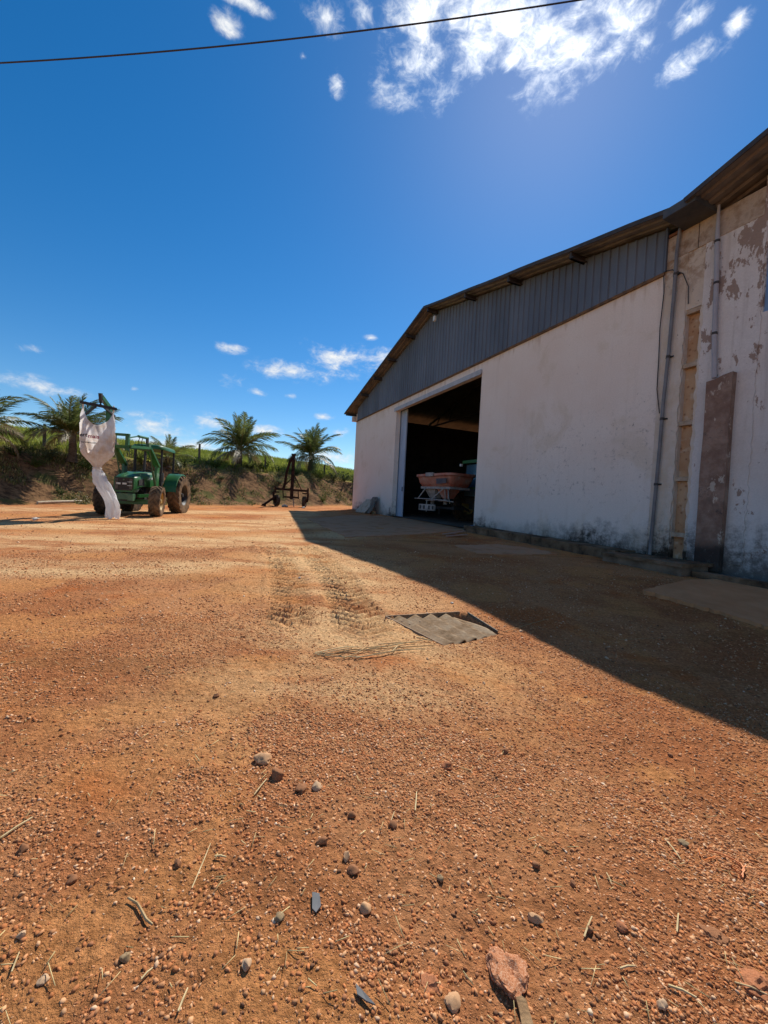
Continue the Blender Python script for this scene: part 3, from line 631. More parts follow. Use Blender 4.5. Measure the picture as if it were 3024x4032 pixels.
# ------------------------------------------------------------------ loader tractor
ax = hit(513, 2029); HEAD = R(-80.5)
tr = empty('loader_tractor', (ax.x, ax.y, ax.z), HEAD, 'green farm tractor with raised front loader parked on the dirt yard', 'tractor')
FR, RRr, RX = .585, .84, -2.36
wheel(tr, 0, .93, FR, .40, .32, 18, .035, M_RUBT, M_YEL, 1, 9, -2)
wheel(tr, 0, -.93, FR, .40, .32, 18, .035, M_RUB, M_YEL, -1, 9, 2)
wheel(tr, RX, .98, RRr, .50, .43, 20, .055, M_RUBT, M_BLK, 1)
wheel(tr, RX, -.98, RRr, .50, .43, 20, .055, M_RUB, M_BLK, -1)
# chassis and axles
b = MB().box(-2.7, -.6, -.24, .24, .62, 1.02).box(-.7, .38, -.20, .20, .55, .84).box(-2.46, -2.26, -.8, .8, .72, .96).build('chassis', M_BLK, tr)
MB().beam((0, -.78, .55), (0, .78, .55), .20, .17).beam((0, -.78, .45), (0, .78, .47), .05, .05).build('front_axle', M_GREEN, tr)
MB().box(.36, .58, -.30, .30, .62, .84).box(.40, .62, .14, .32, .58, .80).build('front_bracket', M_GREENF, tr)
MB().box(-1.4, -.3, -.30, .30, .84, 1.22).tube([(-.5, .33, 1.0), (-.2, .36, .9), (.1, .34, 1.05), (.3, .33, .92)], .02, 6).tube([(-.9, .35, .8), (-.4, .38, .72), (.1, .36, .82)], .02, 6).build('engine', M_BLK, tr)
# bonnet
def hood(i, j):
    xs = [-1.20, -.7, -.2, .25, .50, .60]; tops = [1.74, 1.72, 1.67, 1.59, 1.51, 1.45]; hw = [.42, .415, .405, .395, .37, .34]; bot = [1.12, 1.12, 1.12, 1.10, 1.02, .98]
    pr = [(-1, 0), (-1.0, .45), (-.97, .78), (-.80, .93), (-.42, .99), (0, 1.0), (.42, .99), (.80, .93), (.97, .78), (1.0, .45), (1, 0)]
    a, f = pr[j]; return (xs[i], a*hw[i], bot[i]+(tops[i]-bot[i])*f)
bn = MB().grid(hood, 6, 11).build('bonnet', M_GREEN, tr, 'all')
MB().prism([(-.34, 1.44), (.34, 1.44), (.355, 1.0), (.30, .89), (-.30, .89), (-.355, 1.0)], lambda a, b_, t: (t, a, b_), .20, .598).build('nose', M_GREEN, bn)
MB().prism([(-.30, 1.41), (.30, 1.41), (.305, 1.02), (.26, .95), (-.26, .95), (-.305, 1.02)], lambda a, b_, t: (t, a, b_), .60, .625).build('grille', mat('dark_grille_mesh', [(.012, .010, .009), (.04, .03, .024)], 40, .7), bn)
for sd in (-1, 1):
    for k in range(4): MB().box(.626, .634, sd*(.205+k*.026)-.007, sd*(.205+k*.026)+.007, 1.0, 1.38).build('grille_slat', mat('grille_trim', [(.10, .09, .07), (.20, .17, .13)], 8, .6), bn)
for y_ in (-.20, .0): MB().box(.626, .640, y_-.07+.03, y_+.07+.03, 1.165, 1.23).build('headlight', M_GLASSL, bn)
for z_ in (1.265, 1.13): MB().box(.626, .64, .13, .29, z_-.01, z_+.01).build('lamp_trim', M_CHROME, bn)
MB().tube([(.627, 0, 1.345), (.632, 0, 1.345)], .028, 12).build('nose_badge', M_GREENF, bn)
for sd in (-1, 1):
    MB().prism([(-.75, 1.50), (-1.12, 1.60), (-1.16, 1.50), (-.72, 1.42)], lambda a, b_, t: (a, t, b_), sd*.421, sd*.428).build('side_decal', M_WHITE, bn)
    MB().prism([(-.1, 1.18), (.36, 1.16), (.36, 1.38), (-.1, 1.42)], lambda a, b_, t: (a, t, b_), sd*.40, sd*.412).build('side_vent', M_BLK, bn)
# fenders, platform, seat, wheel
for sd in (-1, 1):
    vs = []; b = MB(); n_ = 14
    for k in range(n_+1):
        t = R(8+150*k/n_); r_ = RRr+.09
        for y_ in (.60, .64, 1.10, 1.12): vs.append((RX+r_*math.cos(t), sd*y_, RRr+r_*math.sin(t)-(.05 if y_ == 1.12 else 0)))
    b.add(vs, [(k*4+j, k*4+j+1, (k+1)*4+j+1, (k+1)*4+j) for k in range(n_) for j in range(3)])
    b.prism([(RX+(RRr+.09)*math.cos(R(8+150*k/n_)), RRr+(RRr+.09)*math.sin(R(8+150*k/n_))) for k in range(n_+1)], lambda a, z_, t: (a, t, z_), sd*.60, sd*.625)
    b.build('fender', M_GREEN, tr, True)
MB().box(-2.1, -1.25, -.58, .58, .92, 1.0).box(-1.35, -1.2, -.36, .36, 1.0, 1.62).build('platform', M_BLK, tr)
st = MB().box(-2.45, -1.98, -.25, .25, 1.25, 1.38).box(-2.55, -2.42, -.25, .25, 1.34, 1.80).build('seat', M_BLK, tr)
sw = MB(); sw.tube([(-1.52+.16*math.cos(t)*.8, .2*math.sin(t), 1.72+.10*math.cos(t)) for t in np.linspace(0, 2*math.pi, 21)], .016, 6).tube([(-1.52, 0, 1.72), (-1.28, 0, 1.55)], .025, 6).build('steering_wheel', M_BLK, tr)
# roof on four posts
for x_, y_ in ((-1.45, .52), (-1.45, -.52), (-2.62, .60), (-2.62, -.60)):
    MB().beam((x_, y_, 1.0 if x_ > -2 else 1.45), (x_-.05, y_*.98, 2.72), .075, .075).build('roof_post', M_BLK, tr)
for sd in (-1, 1): MB().beam((-2.62, sd*.6, 1.78), (-2.62, sd*.84, 1.80), .05, .09).build('rear_lamp', M_BLK, tr)
can = MB(); lv = [(2.70, 1.0, .0), (2.78, 1.0, .02), (2.86, .93, .03), (2.90, .62, .05)]
vs = []
for z_, f, _ in lv:
    for x_, y_ in ((-1.25, -.50), (-1.18, -.38), (-1.18, .38), (-1.25, .50), (-1.42, .62), (-2.68, .64), (-2.78, .55), (-2.78, -.55), (-2.68, -.64), (-1.42, -.62)):
        vs.append((-1.98+(x_+1.98)*f, y_*f, z_))
n_ = 10; fs = [(l*n_+i, l*n_+(i+1) % n_, (l+1)*n_+(i+1) % n_, (l+1)*n_+i) for l in range(3) for i in range(n_)]+[tuple(range(3*n_, 4*n_)), tuple(reversed(range(n_)))]
can.add(vs, fs).build('canopy', M_GREEN, tr, True)
MB().tube([(-.95, -.3, 1.7), (-.95, -.3, 2.35)], .035, 10).build('exhaust', M_BLK, tr)
# front loader
M_HOSE = M_BLK
KX, KZ, CX, CZ = .12, 2.60, 1.72, 2.46
for sd in (-1, 1):
    y_ = sd*.60
    MB().beam((-.72, y_, .72), (-.80, y_, 2.02), .09, .26, (1, 0, 0)).beam((-.62, y_, .8), (.30, y_*.62, .76), .08, .12).build('loader_mast', M_GREEN, tr)
    arm = MB().beam((-.80, y_, 1.96), (KX, y_, KZ), .09, .22, (0, 1, 0)).beam((KX-.06, y_, KZ), (CX, y_, CZ), .088, .20, (0, 1, 0), .088, .16).build('loader_arm', M_GREEN, tr)
    MB().box(KX-.09, KX+.10, y_-.058, y_+.058, KZ-.13, KZ+.16).build('knee_plate', M_GREENF, arm)
    MB().beam((-.45, y_+sd*.052, 2.20), (-.05, y_+sd*.052, 2.56), .006, .07, (0, 1, 0)).build('arm_decal', M_WHITE, arm)
    MB().tube([(-.66, y_, 1.20), (-.35, y_, 1.75)], .045, 10).tube([(-.35, y_, 1.75), (-.02, y_, 2.48)], .026, 8).build('lift_cylinder', M_GREENF, arm, True)
    MB().tube([(KX+.02, y_*.93, KZ+.36), (KX+.80, y_*.93, KZ+.32)], .046, 10).tube([(KX+.8, y_*.93, KZ+.32), (CX-.08, y_*.93, CZ+.30)], .024, 8).build('tilt_cylinder', M_GREEN, arm, True)
    MB().beam((KX, y_*.93, KZ+.05), (KX+.02, y_*.93, KZ+.40), .06, .13, (1, 0, 0)).build('tilt_link', M_BLK, arm)
    for q in (.35, .6): MB().tube([(KX+q, y_*.9, KZ+.33), (KX+q+.10, y_*.88, KZ+.16), (KX+q+.05, y_*.9, KZ-.02)], .013, 5).build('hose', M_HOSE, arm)
MB().beam((-.1, -.56, 2.60), (-.1, .56, 2.60), .10, .12).build('cross_tube', M_GREEN, tr)
cg = MB().box(CX-.04, CX+.06, -.62, .62, CZ-.08, CZ+.02).box(CX-.04, CX+.06, -.62, .62, CZ+.34, CZ+.42).box(CX-.04, CX+.06, -.66, -.56, CZ-.15, CZ+.42).box(CX-.04, CX+.06, .50, .60, CZ-.15, CZ+.42).box(CX-.04, CX+.06, -.06, .06, CZ-.1, CZ+.4).build('carriage', M_GREEN, tr)
MB().box(CX+.06, CX+.12, -.08, .05, CZ-.05, CZ+.3).build('latch', mat('rusty_latch', [(.12, .06, .03), (.26, .15, .09)], 8, .9), cg)
JX, TX = CX+.12, 2.36
jib = MB().beam((JX, 0, CZ-.1), (JX, 0, 3.76), .13, .13, (1, 0, 0)).beam((JX-.05, 0, 3.68), (TX, 0, 3.93), .11, .13).build('jib', M_GREEN, tr, label='green lifting jib standing on the loader carriage')
MB().beam((TX-.02, 0, 3.73), (TX+.05, 0, 4.03), .09, .09, (1, 0, 0)).build('jib_head', M_BLK, jib)
# chain + spreader bar
for k in range(3):
    zc = 3.80-.075*k; pts = [((.026 if k % 2 else 0)*math.cos(t), (0 if k % 2 else .026)*math.cos(t), .055*math.sin(t)) for t in np.linspace(0, 2*math.pi, 13)]
    MB().tube([(TX+.02+p[0], p[1], zc+p[2]) for p in pts], .012, 6).build('chain_link', M_BLK, jib)
BZ = 3.60
iv = (Matrix.Translation((ax.x, ax.y, ax.z)) @ Matrix.Rotation(HEAD, 4, 'Z')).inverted(); hk = iv.inverted() @ Vector((TX+.02, 0, BZ)); vd = Vector((hk.x, hk.y, 0)).normalized(); sd_ = Vector((vd.y, -vd.x, 0))
sp0 = [iv @ (hk+sd_*a+vd*b_+Vector((0, 0, c))) for a, b_, c in ((.44, 0, .0), (-.53, 0, .06), (-.12, 0, .0), (-.42, .66, -.22), (.1, 0, 0), (.40, .66, -.14))]
sb = MB().beam(sp0[0], sp0[1], .06, .085).beam(sp0[2], sp0[3], .05, .06).beam(sp0[4], sp0[5], .05, .06).build('spreader_bar', M_BLK, tr, label='black spreader bar hanging from the jib chain')

# ------------------------------------------------------------------ big bag
mt4 = Matrix.Translation(tr.location) @ Matrix.Rotation(HEAD, 4, 'Z')
hook = mt4 @ Vector((TX+.02, 0, BZ)); vd = Vector((hook.x, hook.y, 0)).normalized(); sd_ = Vector((vd.y, -vd.x, 0)); cF1 = hook+sd_*.44+Vector((0, 0, -.02)); cF2 = hook-sd_*.53+Vector((0, 0, .06))     # front corners hang from the bar (viewer right, viewer left)
bag_c = (cF1+cF2)/2; xa = (cF1-cF2); xa.z = 0; xa.normalize(); ya = Vector((-xa.y, xa.x, 0))
if ya.dot(Vector((bag_c.x, bag_c.y, 0))) < 0: ya = -ya                                    # ya points away from the camera
bag_o = bag_c+ya*.38; bag_o.z = hz1(bag_o.x, bag_o.y)
bz0 = BZ+ax.z-bag_o.z
def M_bag():
    n = NT('woven_bag_plastic'); a = n.noise(2.2, 5, .6); w = n.noise(60, 3, .5, (1, 1, 3)); c = n.mix(n.step(a, .44, .64), (.80, .77, .76), (.66, .55, .46))
    n.col(c); n.b.inputs['Roughness'].default_value = .55; n.bump(n.math('ADD', n.math('MULTIPLY', n.noise(9, 6, .7), 2.6), n.math('MULTIPLY', w, .15)), .6, .03)
    tr_ = n.N.new('ShaderNodeBsdfTranslucent'); n.L.new(c, tr_.inputs[0]); mx = n.N.new('ShaderNodeMixShader'); mx.inputs[0].default_value = .55
    n.L.new(n.b.outputs[0], mx.inputs[1]); n.L.new(tr_.outputs[0], mx.inputs[2]); n.L.new(mx.outputs[0], n.N['Material Output'].inputs[0]); return n.m
MBAG = M_bag()
big = empty('bulk_bag', bag_o, math.atan2(xa.y, xa.x), 'empty white woven bulk bag hanging from the loader jib', 'bag')
NB, NH = 144, 70
def bag_pt(th, t, off=0):
    """th angle (0 = +x viewer right, -90 = towards viewer), t 0 top .. 1 neck"""
    cx, sy = math.cos(th), math.sin(th); p_ = 5.0
    k = (abs(cx)**p_+abs(sy)**p_)**(-1/p_)
    corner = (min(abs(cx), abs(sy))/max(abs(cx), abs(sy)))**2.4
    ztop = bz0-.56+.56*min(1, corner)-(.10 if sy > 0 else 0)*min(1, corner)-.05*math.sin(3*th+1)*(1-min(1, corner))
    zbody, zneck = bz0-1.42, bz0-1.98
    if t < .62: z = ztop+(zbody-ztop)*(t/.62)
    else: z = zbody+(zneck-zbody)*((t-.62)/.38)
    if t < .62: hw, hd = .475-.03*(t/.62), .40+.04*math.sin(3.1*t/.62)
    else:
        f = (t-.62)/.38; f = f*f*(3-2*f); hw, hd = .445+(.10-.445)*f, .40+(.09-.40)*f
    kk = k if t < .62 else k+(1-k)*((t-.62)/.38)
    wr = .014*math.sin(5*th+6*z)+.022*(.5-abs(math.sin(6.5*th-5*z+1.3)))+.016*(.5-abs(math.sin(4*z+9*th)))+.012*(.5-abs(math.sin(9*z-7*th+.7)))
    if t > .62: wr = .5*wr+.018*math.sin(15*th)*(1-(t-.62)/.38)
    x = (hw+wr+off)*kk*cx; y = (hd+wr+off)*kk*sy
    sh = .06*max(0, (t-.5))*2
    return (x+sh*.2, y, z)
bb = MB().grid(lambda i, j: bag_pt(2*math.pi*i/NB, j/(NH-1)), NB, NH, True).build('bag_body', MBAG, big, 'all')
neck = bag_pt(0, 1); nz = bag_pt(0, 1)[2]
sp_end = Vector((.50, -.10, .05)); n0 = Vector((.01, 0, nz))
def spout(i, j):
    t = j/39; th = 2*math.pi*i/40; c = n0.lerp(sp_end, t); c.x += .06*math.sin(t*math.pi)-.05*math.sin(2*math.pi*t)
    wd = .095+(.215-.095)*min(1, t/.3)**.8-.05*t+.014*math.sin(9*t); dp = .085+.06*min(1, t/.3)-.02*t
    fo = 1+.20*math.sin(5*th+6*t)+.12*math.sin(9*th-7*t)+.14*(.5-abs(math.sin(7*t+3*th)))+.10*math.sin(17*t)*math.sin(2*th)
    return (c.x+wd*fo*math.cos(th), c.y+dp*fo*math.sin(th), c.z+.035*math.sin(4*th+1)*(t > .95))
spo = MB().grid(spout, 40, 40, True).build('discharge_spout', mat('thin_white_liner', [(.78, .78, .78), (.86, .86, .86)], 3, .5, .5, 14, transl=.5), big, 'all')
MB().tube([(n0.x+.125*math.cos(t), .115*math.sin(t), nz+.02) for t in np.linspace(0, 2*math.pi, 17)], .014, 6, False).build('tie_string', M_WHITE, big)
for th in (-45, -135, 45, 135):
    q = Vector(bag_pt(R(th), 0)); MB().tube([q+Vector((0, 0, -.10)), q+Vector((0, 0, .06)), q+Vector((-.02*q.x, -.02*q.y, .10))], .022, 6).build('lifting_loop', MBAG, big)
def bag_text(txt, u0, z0, size, mt_, name):
    cu = bpy.data.curves.new(name, 'FONT'); cu.body = txt; cu.size = size; cu.resolution_u = 3; cu.offset = size*.028
    o = bpy.data.objects.new(name, cu); COL.objects.link(o); dg = bpy.context.evaluated_depsgraph_get(); me = bpy.data.meshes.new_from_object(o.evaluated_get(dg)); bpy.data.objects.remove(o)
    # lay the outline on the viewer side of the bag
    cols = [R(-150+120*i/160) for i in range(161)]; top_ = [bag_pt(c_, 0)[2] for c_ in cols]
    for v in me.vertices:
        X, Z = u0+v.co.x, z0+v.co.y; best = None
        for c_, zt in zip(cols, top_):
            q_ = bag_pt(c_, .62*(zt-Z)/(zt-(bz0-1.42)), .006)
            if best is None or abs(q_[0]-X) < abs(best[0]-X): best = q_
        v.co = (X, best[1]-.006, Z)
    me.materials.append(mt_); ob = bpy.data.objects.new(name, me); COL.objects.link(ob); ob.parent = bb; return ob
INKD = mat('dark_ink', [(.04, .035, .04), (.07, .06, .065)], 9, .8); INKR = mat('wine_ink', [(.30, .02, .06), (.36, .03, .08)], 9, .8)
bag_text('ert', -.47, bz0-1.0, .165, INKD, 'printed_word'); bag_text('mais', -.26, bz0-1.03, .165, INKR, 'printed_word')
bag_text('fertmais.com', -.42, bz0-1.20, .075, INKD, 'printed_line')

# ------------------------------------------------------------------ rusty wheeled implement by the bank
M_RUST = mat('brown_rusted_steel', [(.016, .012, .011), (.038, .022, .017), (.06, .03, .02)], 5, .9, .4, 40)
tp = hit(1146, 1996); rot = math.atan2(-tp.x, tp.y)*0
ti = empty('rusty_implement', tp, R(12), 'rusty two wheeled farm implement with tall mast below the bank', 'implement')
U = .0183
MB().beam((0, 0, .55), (.03, 0, 3.75), .235, .16, (0, 1, 0)).build('mast', M_RUST, ti)
MB().box(-.14, .17, -.10, .10, 3.74, 3.80).build('mast_cap', M_RUST, ti)
MB().tube([(-.02, .1, 3.66), (-.24, .25, 3.2), (-.42, .45, 2.5), (-.52, .65, 1.7), (-.62, .8, 1.25)], .095, 8).build('curved_brace', M_RUST, ti)
MB().beam((.13, .05, 2.25), (.66, .05, 1.27), .07, .07).build('brace', M_RUST, ti)
MB().beam((-.10, .1, 2.0), (-.72, .3, 1.27), .06, .06).build('brace', M_RUST, ti)
MB().beam((-1.16, 0, 1.24), (1.10, 0, 1.20), .14, .15).build('cross_beam', M_RUST, ti)
MB().beam((-.52, 0, .70), (.52, 0, .68), .10, .12).build('lower_beam', M_RUST, ti)
for x_ in (-.56, .50): MB().beam((x_-.06, 0, 1.18), (x_, 0, .6), .05, .07).build('hanger', M_RUST, ti)
for sd in (-1, 1): MB().box(sd*1.14-.06, sd*1.14+.06, -.08, .08, .98, 1.40).build('end_post', M_RUST, ti)
for sd, xw in ((-1, -1.02), (1, .92)):
    MB().box(xw+sd*.05-.22, xw+sd*.05+.22, -.1, .1, .97, 1.05).beam((xw+sd*.24, 0, 1.0), (xw+sd*.20, 0, .40), .06, .14).beam((xw+sd*.22, 0, .41), (xw-sd*.1, 0, .41), .07, .07).build('wheel_fork', M_RUST, ti)
    wheel(ti, xw, 0, .41, .24, .20, 4, .012, M_RUB, M_RUST, sd, 90+(26 if sd < 0 else -12))
MB().tube([(.12, -.1, .62), (.20, -.25, .02)], .035, 8).build('stand', mat('pale_stand', [(.20, .15, .12), (.3, .24, .2)], 5, .9), ti)
MB().beam((-1.02, -.1, .75), (-1.85, -.45, .08), .12, .14).box(-1.98, -1.70, -.55, -.36, .0, .14).build('drawbar', M_RUST, ti)
MB().tube([(-.15, .2, 1.3), (.12, .5, 1.9), (.3, .6, 2.0)], .03, 6).build('lever', M_RUST, ti)

# ------------------------------------------------------------------ spreader and its tractor inside the shed
def wpt(s, d): return Vector((WX0+ux*s+ix*d, WY0+uy*s+iy*d, 0))
sz = lgz(11, 1)+.03
spp = wpt(10.55, 1.35); spp.z = sz
spr = empty('fertiliser_spreader', spp, AZW-math.pi/2+R(6), 'dusty orange fertiliser spreader with white frame inside the doorway', 'spreader')
spr.scale = (1.18, 1.08, 1.05)
M_OR = mat('dusty_orange_plastic', [(.40, .10, .055), (.44, .20, .14), (.46, .36, .31)], 2.6, .6, .1, 20, lo=.36, hi=.72)
M_WF = mat('dirty_white_steel', [(.20, .175, .155), (.40, .36, .33)], 5, .75)
def hop(i, j):
    lv = [(1.30, .78, 2.30), (1.36, .84, 2.31), (1.36, .84, 2.20), (1.28, .77, 2.16), (1.20, .70, 1.90), (1.08, .60, 1.72), (1.0, .55, 1.66)]
    a, b_, z = lv[j]; t = 2*math.pi*i/48; c, s_ = math.cos(t), math.sin(t); k = (abs(c)**6+abs(s_)**6)**(-1/6)
    w = .03*math.cos(8*t)*(j in (4, 5)); return (a*c*k*(1+w*.5), b_*s_*k, z+(.06*math.cos(2*t) if j < 3 else 0)*0)
hp = MB().grid(hop, 48, 7, True).build('hopper', M_OR, spr, True)
MB().box(-.35, .2, -.88, -.80, 2.18, 2.36).build('rim_clamp', M_WF, hp)
MB().prism([(.35, 1.80), (1.02, 1.84), (1.02, 2.06), (.35, 2.06)], lambda a, z_, t: (a, t-.10*(2.06-z_)*-1.0, z_), -.805, -.795).build('decal_panel', mat('dark_decal', [(.05, .05, .07), (.10, .09, .10)], 5, .6), hp)
for cx_ in (-.5, .42):
    vs = []
    for (a, b_, z) in ((.42, .40, 1.68), (.20, .16, 1.14)):
        for x_, y_ in ((-1, -1), (1, -1), (1, 1), (-1, 1)): vs.append((cx_+a*x_, b_*y_-.1, z))
    MB().add(vs, [(0, 1, 5, 4), (1, 2, 6, 5), (2, 3, 7, 6), (3, 0, 4, 7), (4, 5, 6, 7)]).build('funnel', M_OR if cx_ > 0 else M_WF, spr)
fr = MB().beam((-1.02, -.56, 1.66), (1.10, -.56, 1.62), .08, .11).beam((-1.02, .5, 1.66), (1.1, .5, 1.62), .08, .1).beam((-1.0, -.56, 1.66), (-1.0, .5, 1.66), .08, .1).beam((1.08, -.56, 1.62), (1.08, .5, 1.62), .08, .1).build('frame', M_WF, spr)
MB().tube([(-1.30, -.72, 1.10), (-.2, -.85, 1.08), (.6, -.80, 1.06), (1.35, -.60, .98)], .026, 8).build('guard_rail', M_WF, spr)
for p_, q_ in (((-1.05, -.70, 1.10), (-.72, -.56, 1.60)), ((.15, -.82, 1.10), (.60, -.56, 1.60)), ((.62, -.5, 1.6), (.50, -.3, .95)), ((.82, -.5, 1.6), (.66, -.2, .9)), ((.85, -.5, 1.6), (1.0, -.6, 1.08)), ((-.25, -.80, 1.06), (-.27, -.78, .45))):
    MB().beam(p_, q_, .045, .045).build('strut', M_WF, spr)
for cx_ in (-.5, .42): MB().tube([(cx_, -.25, 1.0), (cx_, -.25, 1.03)], .34, 20).tube([(cx_, -.25, .85), (cx_, -.25, 1.12)], .09, 10).build('spinner_disc', M_WF, spr)
lb = MB().box(-.78, .36, -.84, -.76, .52, .82).build('light_board', M_WF, spr)
for x_ in (-.70, -.42, -.05, .22): MB().box(x_, x_+.10, -.855, -.842, .58, .76).build('board_lamp', M_BLK, lb)
MB().beam((-.5, .55, .9), (-.5, 1.3, .55), .07, .07).beam((.4, .55, .9), (.4, 1.3, .55), .07, .07).beam((0, .6, 1.62), (0, 1.2, 1.2), .06, .06).build('linkage', M_BLK, spr)
MB().tube([(-.05, -.2, .72), (-.05, -.2, .35)], .03, 8).box(-.85, .85, -.1, .5, .62, .74).build('subframe', M_BLK, spr)
t2p = wpt(10.75, 3.3); t2p.z = sz
t2 = empty('cab_tractor', t2p, AZW+R(3), 'dark cab tractor with green roof parked behind the spreader in the shed', 'tractor')   # local x = into the shed
for sd in (-1, 1):
    wheel(t2, 0, sd*.92, .86, .50, .44, 18, .05, M_RUB, M_YEL, sd); wheel(t2, 2.5, sd*.85, .62, .38, .33, 16, .035, M_RUB, M_YEL, sd)
MB().box(-.3, 3.0, -.28, .28, .7, 1.1).build('chassis', M_BLK, t2)
MB().box(1.0, 3.1, -.4, .4, 1.1, 1.75).build('bonnet', M_GREEN, t2)
cb_ = MB()
for x_, y_ in ((-.35, .70), (-.35, -.70), (1.0, .62), (1.0, -.62)): cb_.beam((x_, y_, 1.1), (x_+(.08 if x_ < 0 else -.1), y_*.95, 3.16), .07, .07)
cb_.box(-.4, 1.0, -.74, .74, 1.0, 1.35).build('cab_frame', M_BLK, t2)
glass = mat('cab_glass', [(.06, .11, .15), (.08, .14, .19)], 2, .12)
MB().prism([(-.68, 1.4), (.68, 1.4), (.66, 3.1), (-.66, 3.1)], lambda a, z_, t: (t+.04*(z_-1.4), a, z_), -.36, -.345).build('rear_window', glass, t2)
for sd in (-1, 1): MB().prism([(-.3, 1.4), (.9, 1.4), (.85, 3.1), (-.25, 3.1)], lambda a, z_, t: (a, t, z_), sd*.69, sd*.70).build('side_window', glass, t2)
MB().box(-.50, 1.1, -.78, .78, 3.16, 3.32).build('cab_roof', M_GREEN, t2)
MB().box(-.56, -.44, -.95, -.82, 3.02, 3.15).box(-.56, -.44, .82, .95, 3.02, 3.15).build('work_lamp', M_WHITE, t2)
for sd in (-1, 1): MB().box(-.9, .75, sd*.66-.28 if sd > 0 else -.94, .94 if sd > 0 else -.38, 1.76, 1.84).build('fender', M_GREEN, t2)
tb = wpt(13.6, 1.6); tb.z = lgz(13.6, 1.6)+.02
def tarp(i, j):
    a, b_ = i/13-.5, j/9-.5; r_ = max(0, 1-4*(a*a+b_*b_)); return (a*1.3, b_*.9, .16*r_*(1+.5*math.sin(9*a+4*b_)*math.cos(7*b_))+.012)
o = MB().grid(tarp, 14, 10).build('blue_tarpaulin', mat('blue_tarp', [(.08, .16, .30), (.13, .24, .42)], 4, .5, .3, 12), None, 'all', 'crumpled blue tarpaulin on the shed floor near the door', 'tarpaulin'); o.location = tb

# ------------------------------------------------------------------ broken roof sheets and rubble against the wall
M_FIB = mat('old_fibre_cement', [(.32, .25, .19), (.48, .40, .32), (.40, .34, .28)], 3, .95, .4, 30)
def corr(w, l, per, amp, nw=None, hole=None):
    n_ = int(w/per*8); m_ = 14; vs = []; fs = []
    for j in range(m_+1):
        for i in range(n_+1):
            x = w*i/n_; vs.append((x, l*j/m_, amp*math.sin(2*math.pi*x/per)))
    for j in range(m_):
        for i in range(n_):
            if hole and hole(w*(i+.5)/n_, l*(j+.5)/m_): continue
            fs.append((j*(n_+1)+i, j*(n_+1)+i+1, (j+1)*(n_+1)+i+1, (j+1)*(n_+1)+i))
    return MB().add(vs, fs)
pile = []
def lean_sheet(s, d, w, l, tilt, rz, label, col=None):
    p = wpt(s, d); p.z = lgz(s, d)+.02; b = corr(w, l, .21, .04, hole=lambda x, y: (x > w*.72 and y > l*.8-(x-w*.72)*1.1))
    o = b.build('broken_roof_sheet', col or M_FIB, None, 'all'); sm = o.modifiers.new('thick', 'SOLIDIFY'); sm.thickness = .012
    o.location = p; o.rotation_euler = (R(tilt), 0, AZW-math.pi/2+R(rz)); tag(o, label, 'roof sheet', 'broken roof sheets leaning by the wall'); return o
lean_sheet(3.7, -1.05, 1.5, 1.15, 48, 4, 'front broken corrugated sheet leaning on the wall left of the door')
lean_sheet(4.3, -.75, 1.4, 1.2, 58, -5, 'rear broken corrugated sheet leaning flat to the wall left of the door', mat('darker_fibre_cement', [(.12, .10, .085), (.22, .19, .165)], 3, .95, .4, 30))
# generic rock meshes
def rock_mesh(seed, flat=.7, sub=2, rough=.22):
    import bmesh
    bm = bmesh.new(); bmesh.ops.create_icosphere(bm, subdivisions=sub, radius=1); r_ = random.Random(seed); ph = [r_.uniform(0, 6.3) for _ in range(9)]
    ax_ = (r_.uniform(.8, 1.25), r_.uniform(.7, 1.0), flat); cuts = [(Vector((r_.uniform(-1, 1), r_.uniform(-1, 1), r_.uniform(-.5, 1))).normalized(), r_.uniform(.6, .85)) for _ in range(6)]
    for v in bm.verts:
        c = v.co; k = 1+rough*(math.sin(2.1*c.x+ph[0])*math.sin(2.7*c.y+ph[1])+.6*math.sin(4.6*c.z+ph[2]+2*c.x)+.4*math.sin(7*c.y+ph[3]+3*c.z))
        p = c*k
        for n_, d_ in cuts:
            e = p.dot(n_)-d_
            if e > 0: p = p-n_*e*.85
        j_ = .045*(math.sin(11*p.x+ph[4])*math.sin(13*p.y+ph[5])+math.sin(17*p.z+9*p.x+ph[6]))+.02*math.sin(31*p.x+23*p.y+ph[7])+r_.uniform(-.018, .018)
        p = p*(1+j_); v.co = Vector((p.x*ax_[0], p.y*ax_[1], p.z*ax_[2]))
    me = bpy.data.meshes.new('rock'); bm.to_mesh(me); bm.free(); return me
ROCKS = [rock_mesh(k, [.65, .75, .55, .8][k % 4], 3, .2) for k in range(8)]
for k in range(4):
    me = rock_mesh(40+k, .55, 4, .26); r_ = random.Random(k)
    for v in me.vertices:
        c = v.co; j_ = .09*math.sin(5*c.x+k)*math.sin(6*c.y+2*k)+.05*abs(math.sin(11*c.x+7*c.y+k))+.03*math.sin(23*c.y+17*c.z)+r_.uniform(-.035, .035); v.co = c*(1+j_)
    ROCKS.append(me)
def rock(name, px_, py_, size, mt_, label, cat='stone', group=None, k=0, rz=0, pos=None, sink=.25):
    p = pos or hit(px_, py_); k = k if k < 8 or name == 'half_buried_rock' else k % 8; me = ROCKS[k]; key = ('rk', k, mt_.name)
    if key not in MATS:
        m2 = me.copy(); m2.materials.append(mt_); m2.polygons.foreach_set('use_smooth', [True]*len(m2.polygons)); m2.set_sharp_from_angle(angle=R(42 if k < 8 else 14)); MATS[key] = m2
    o = bpy.data.objects.new(name, MATS[key]); COL.objects.link(o); o.scale = (size, size, size); o.location = (p.x, p.y, p.z+size*.6*(1-sink*1.6)); o.rotation_euler = (0, 0, rz)
    return tag(o, label, cat, group)
_m = mat
def mat(*a, **k): k.setdefault('spec', .04); return _m(*a, **k)
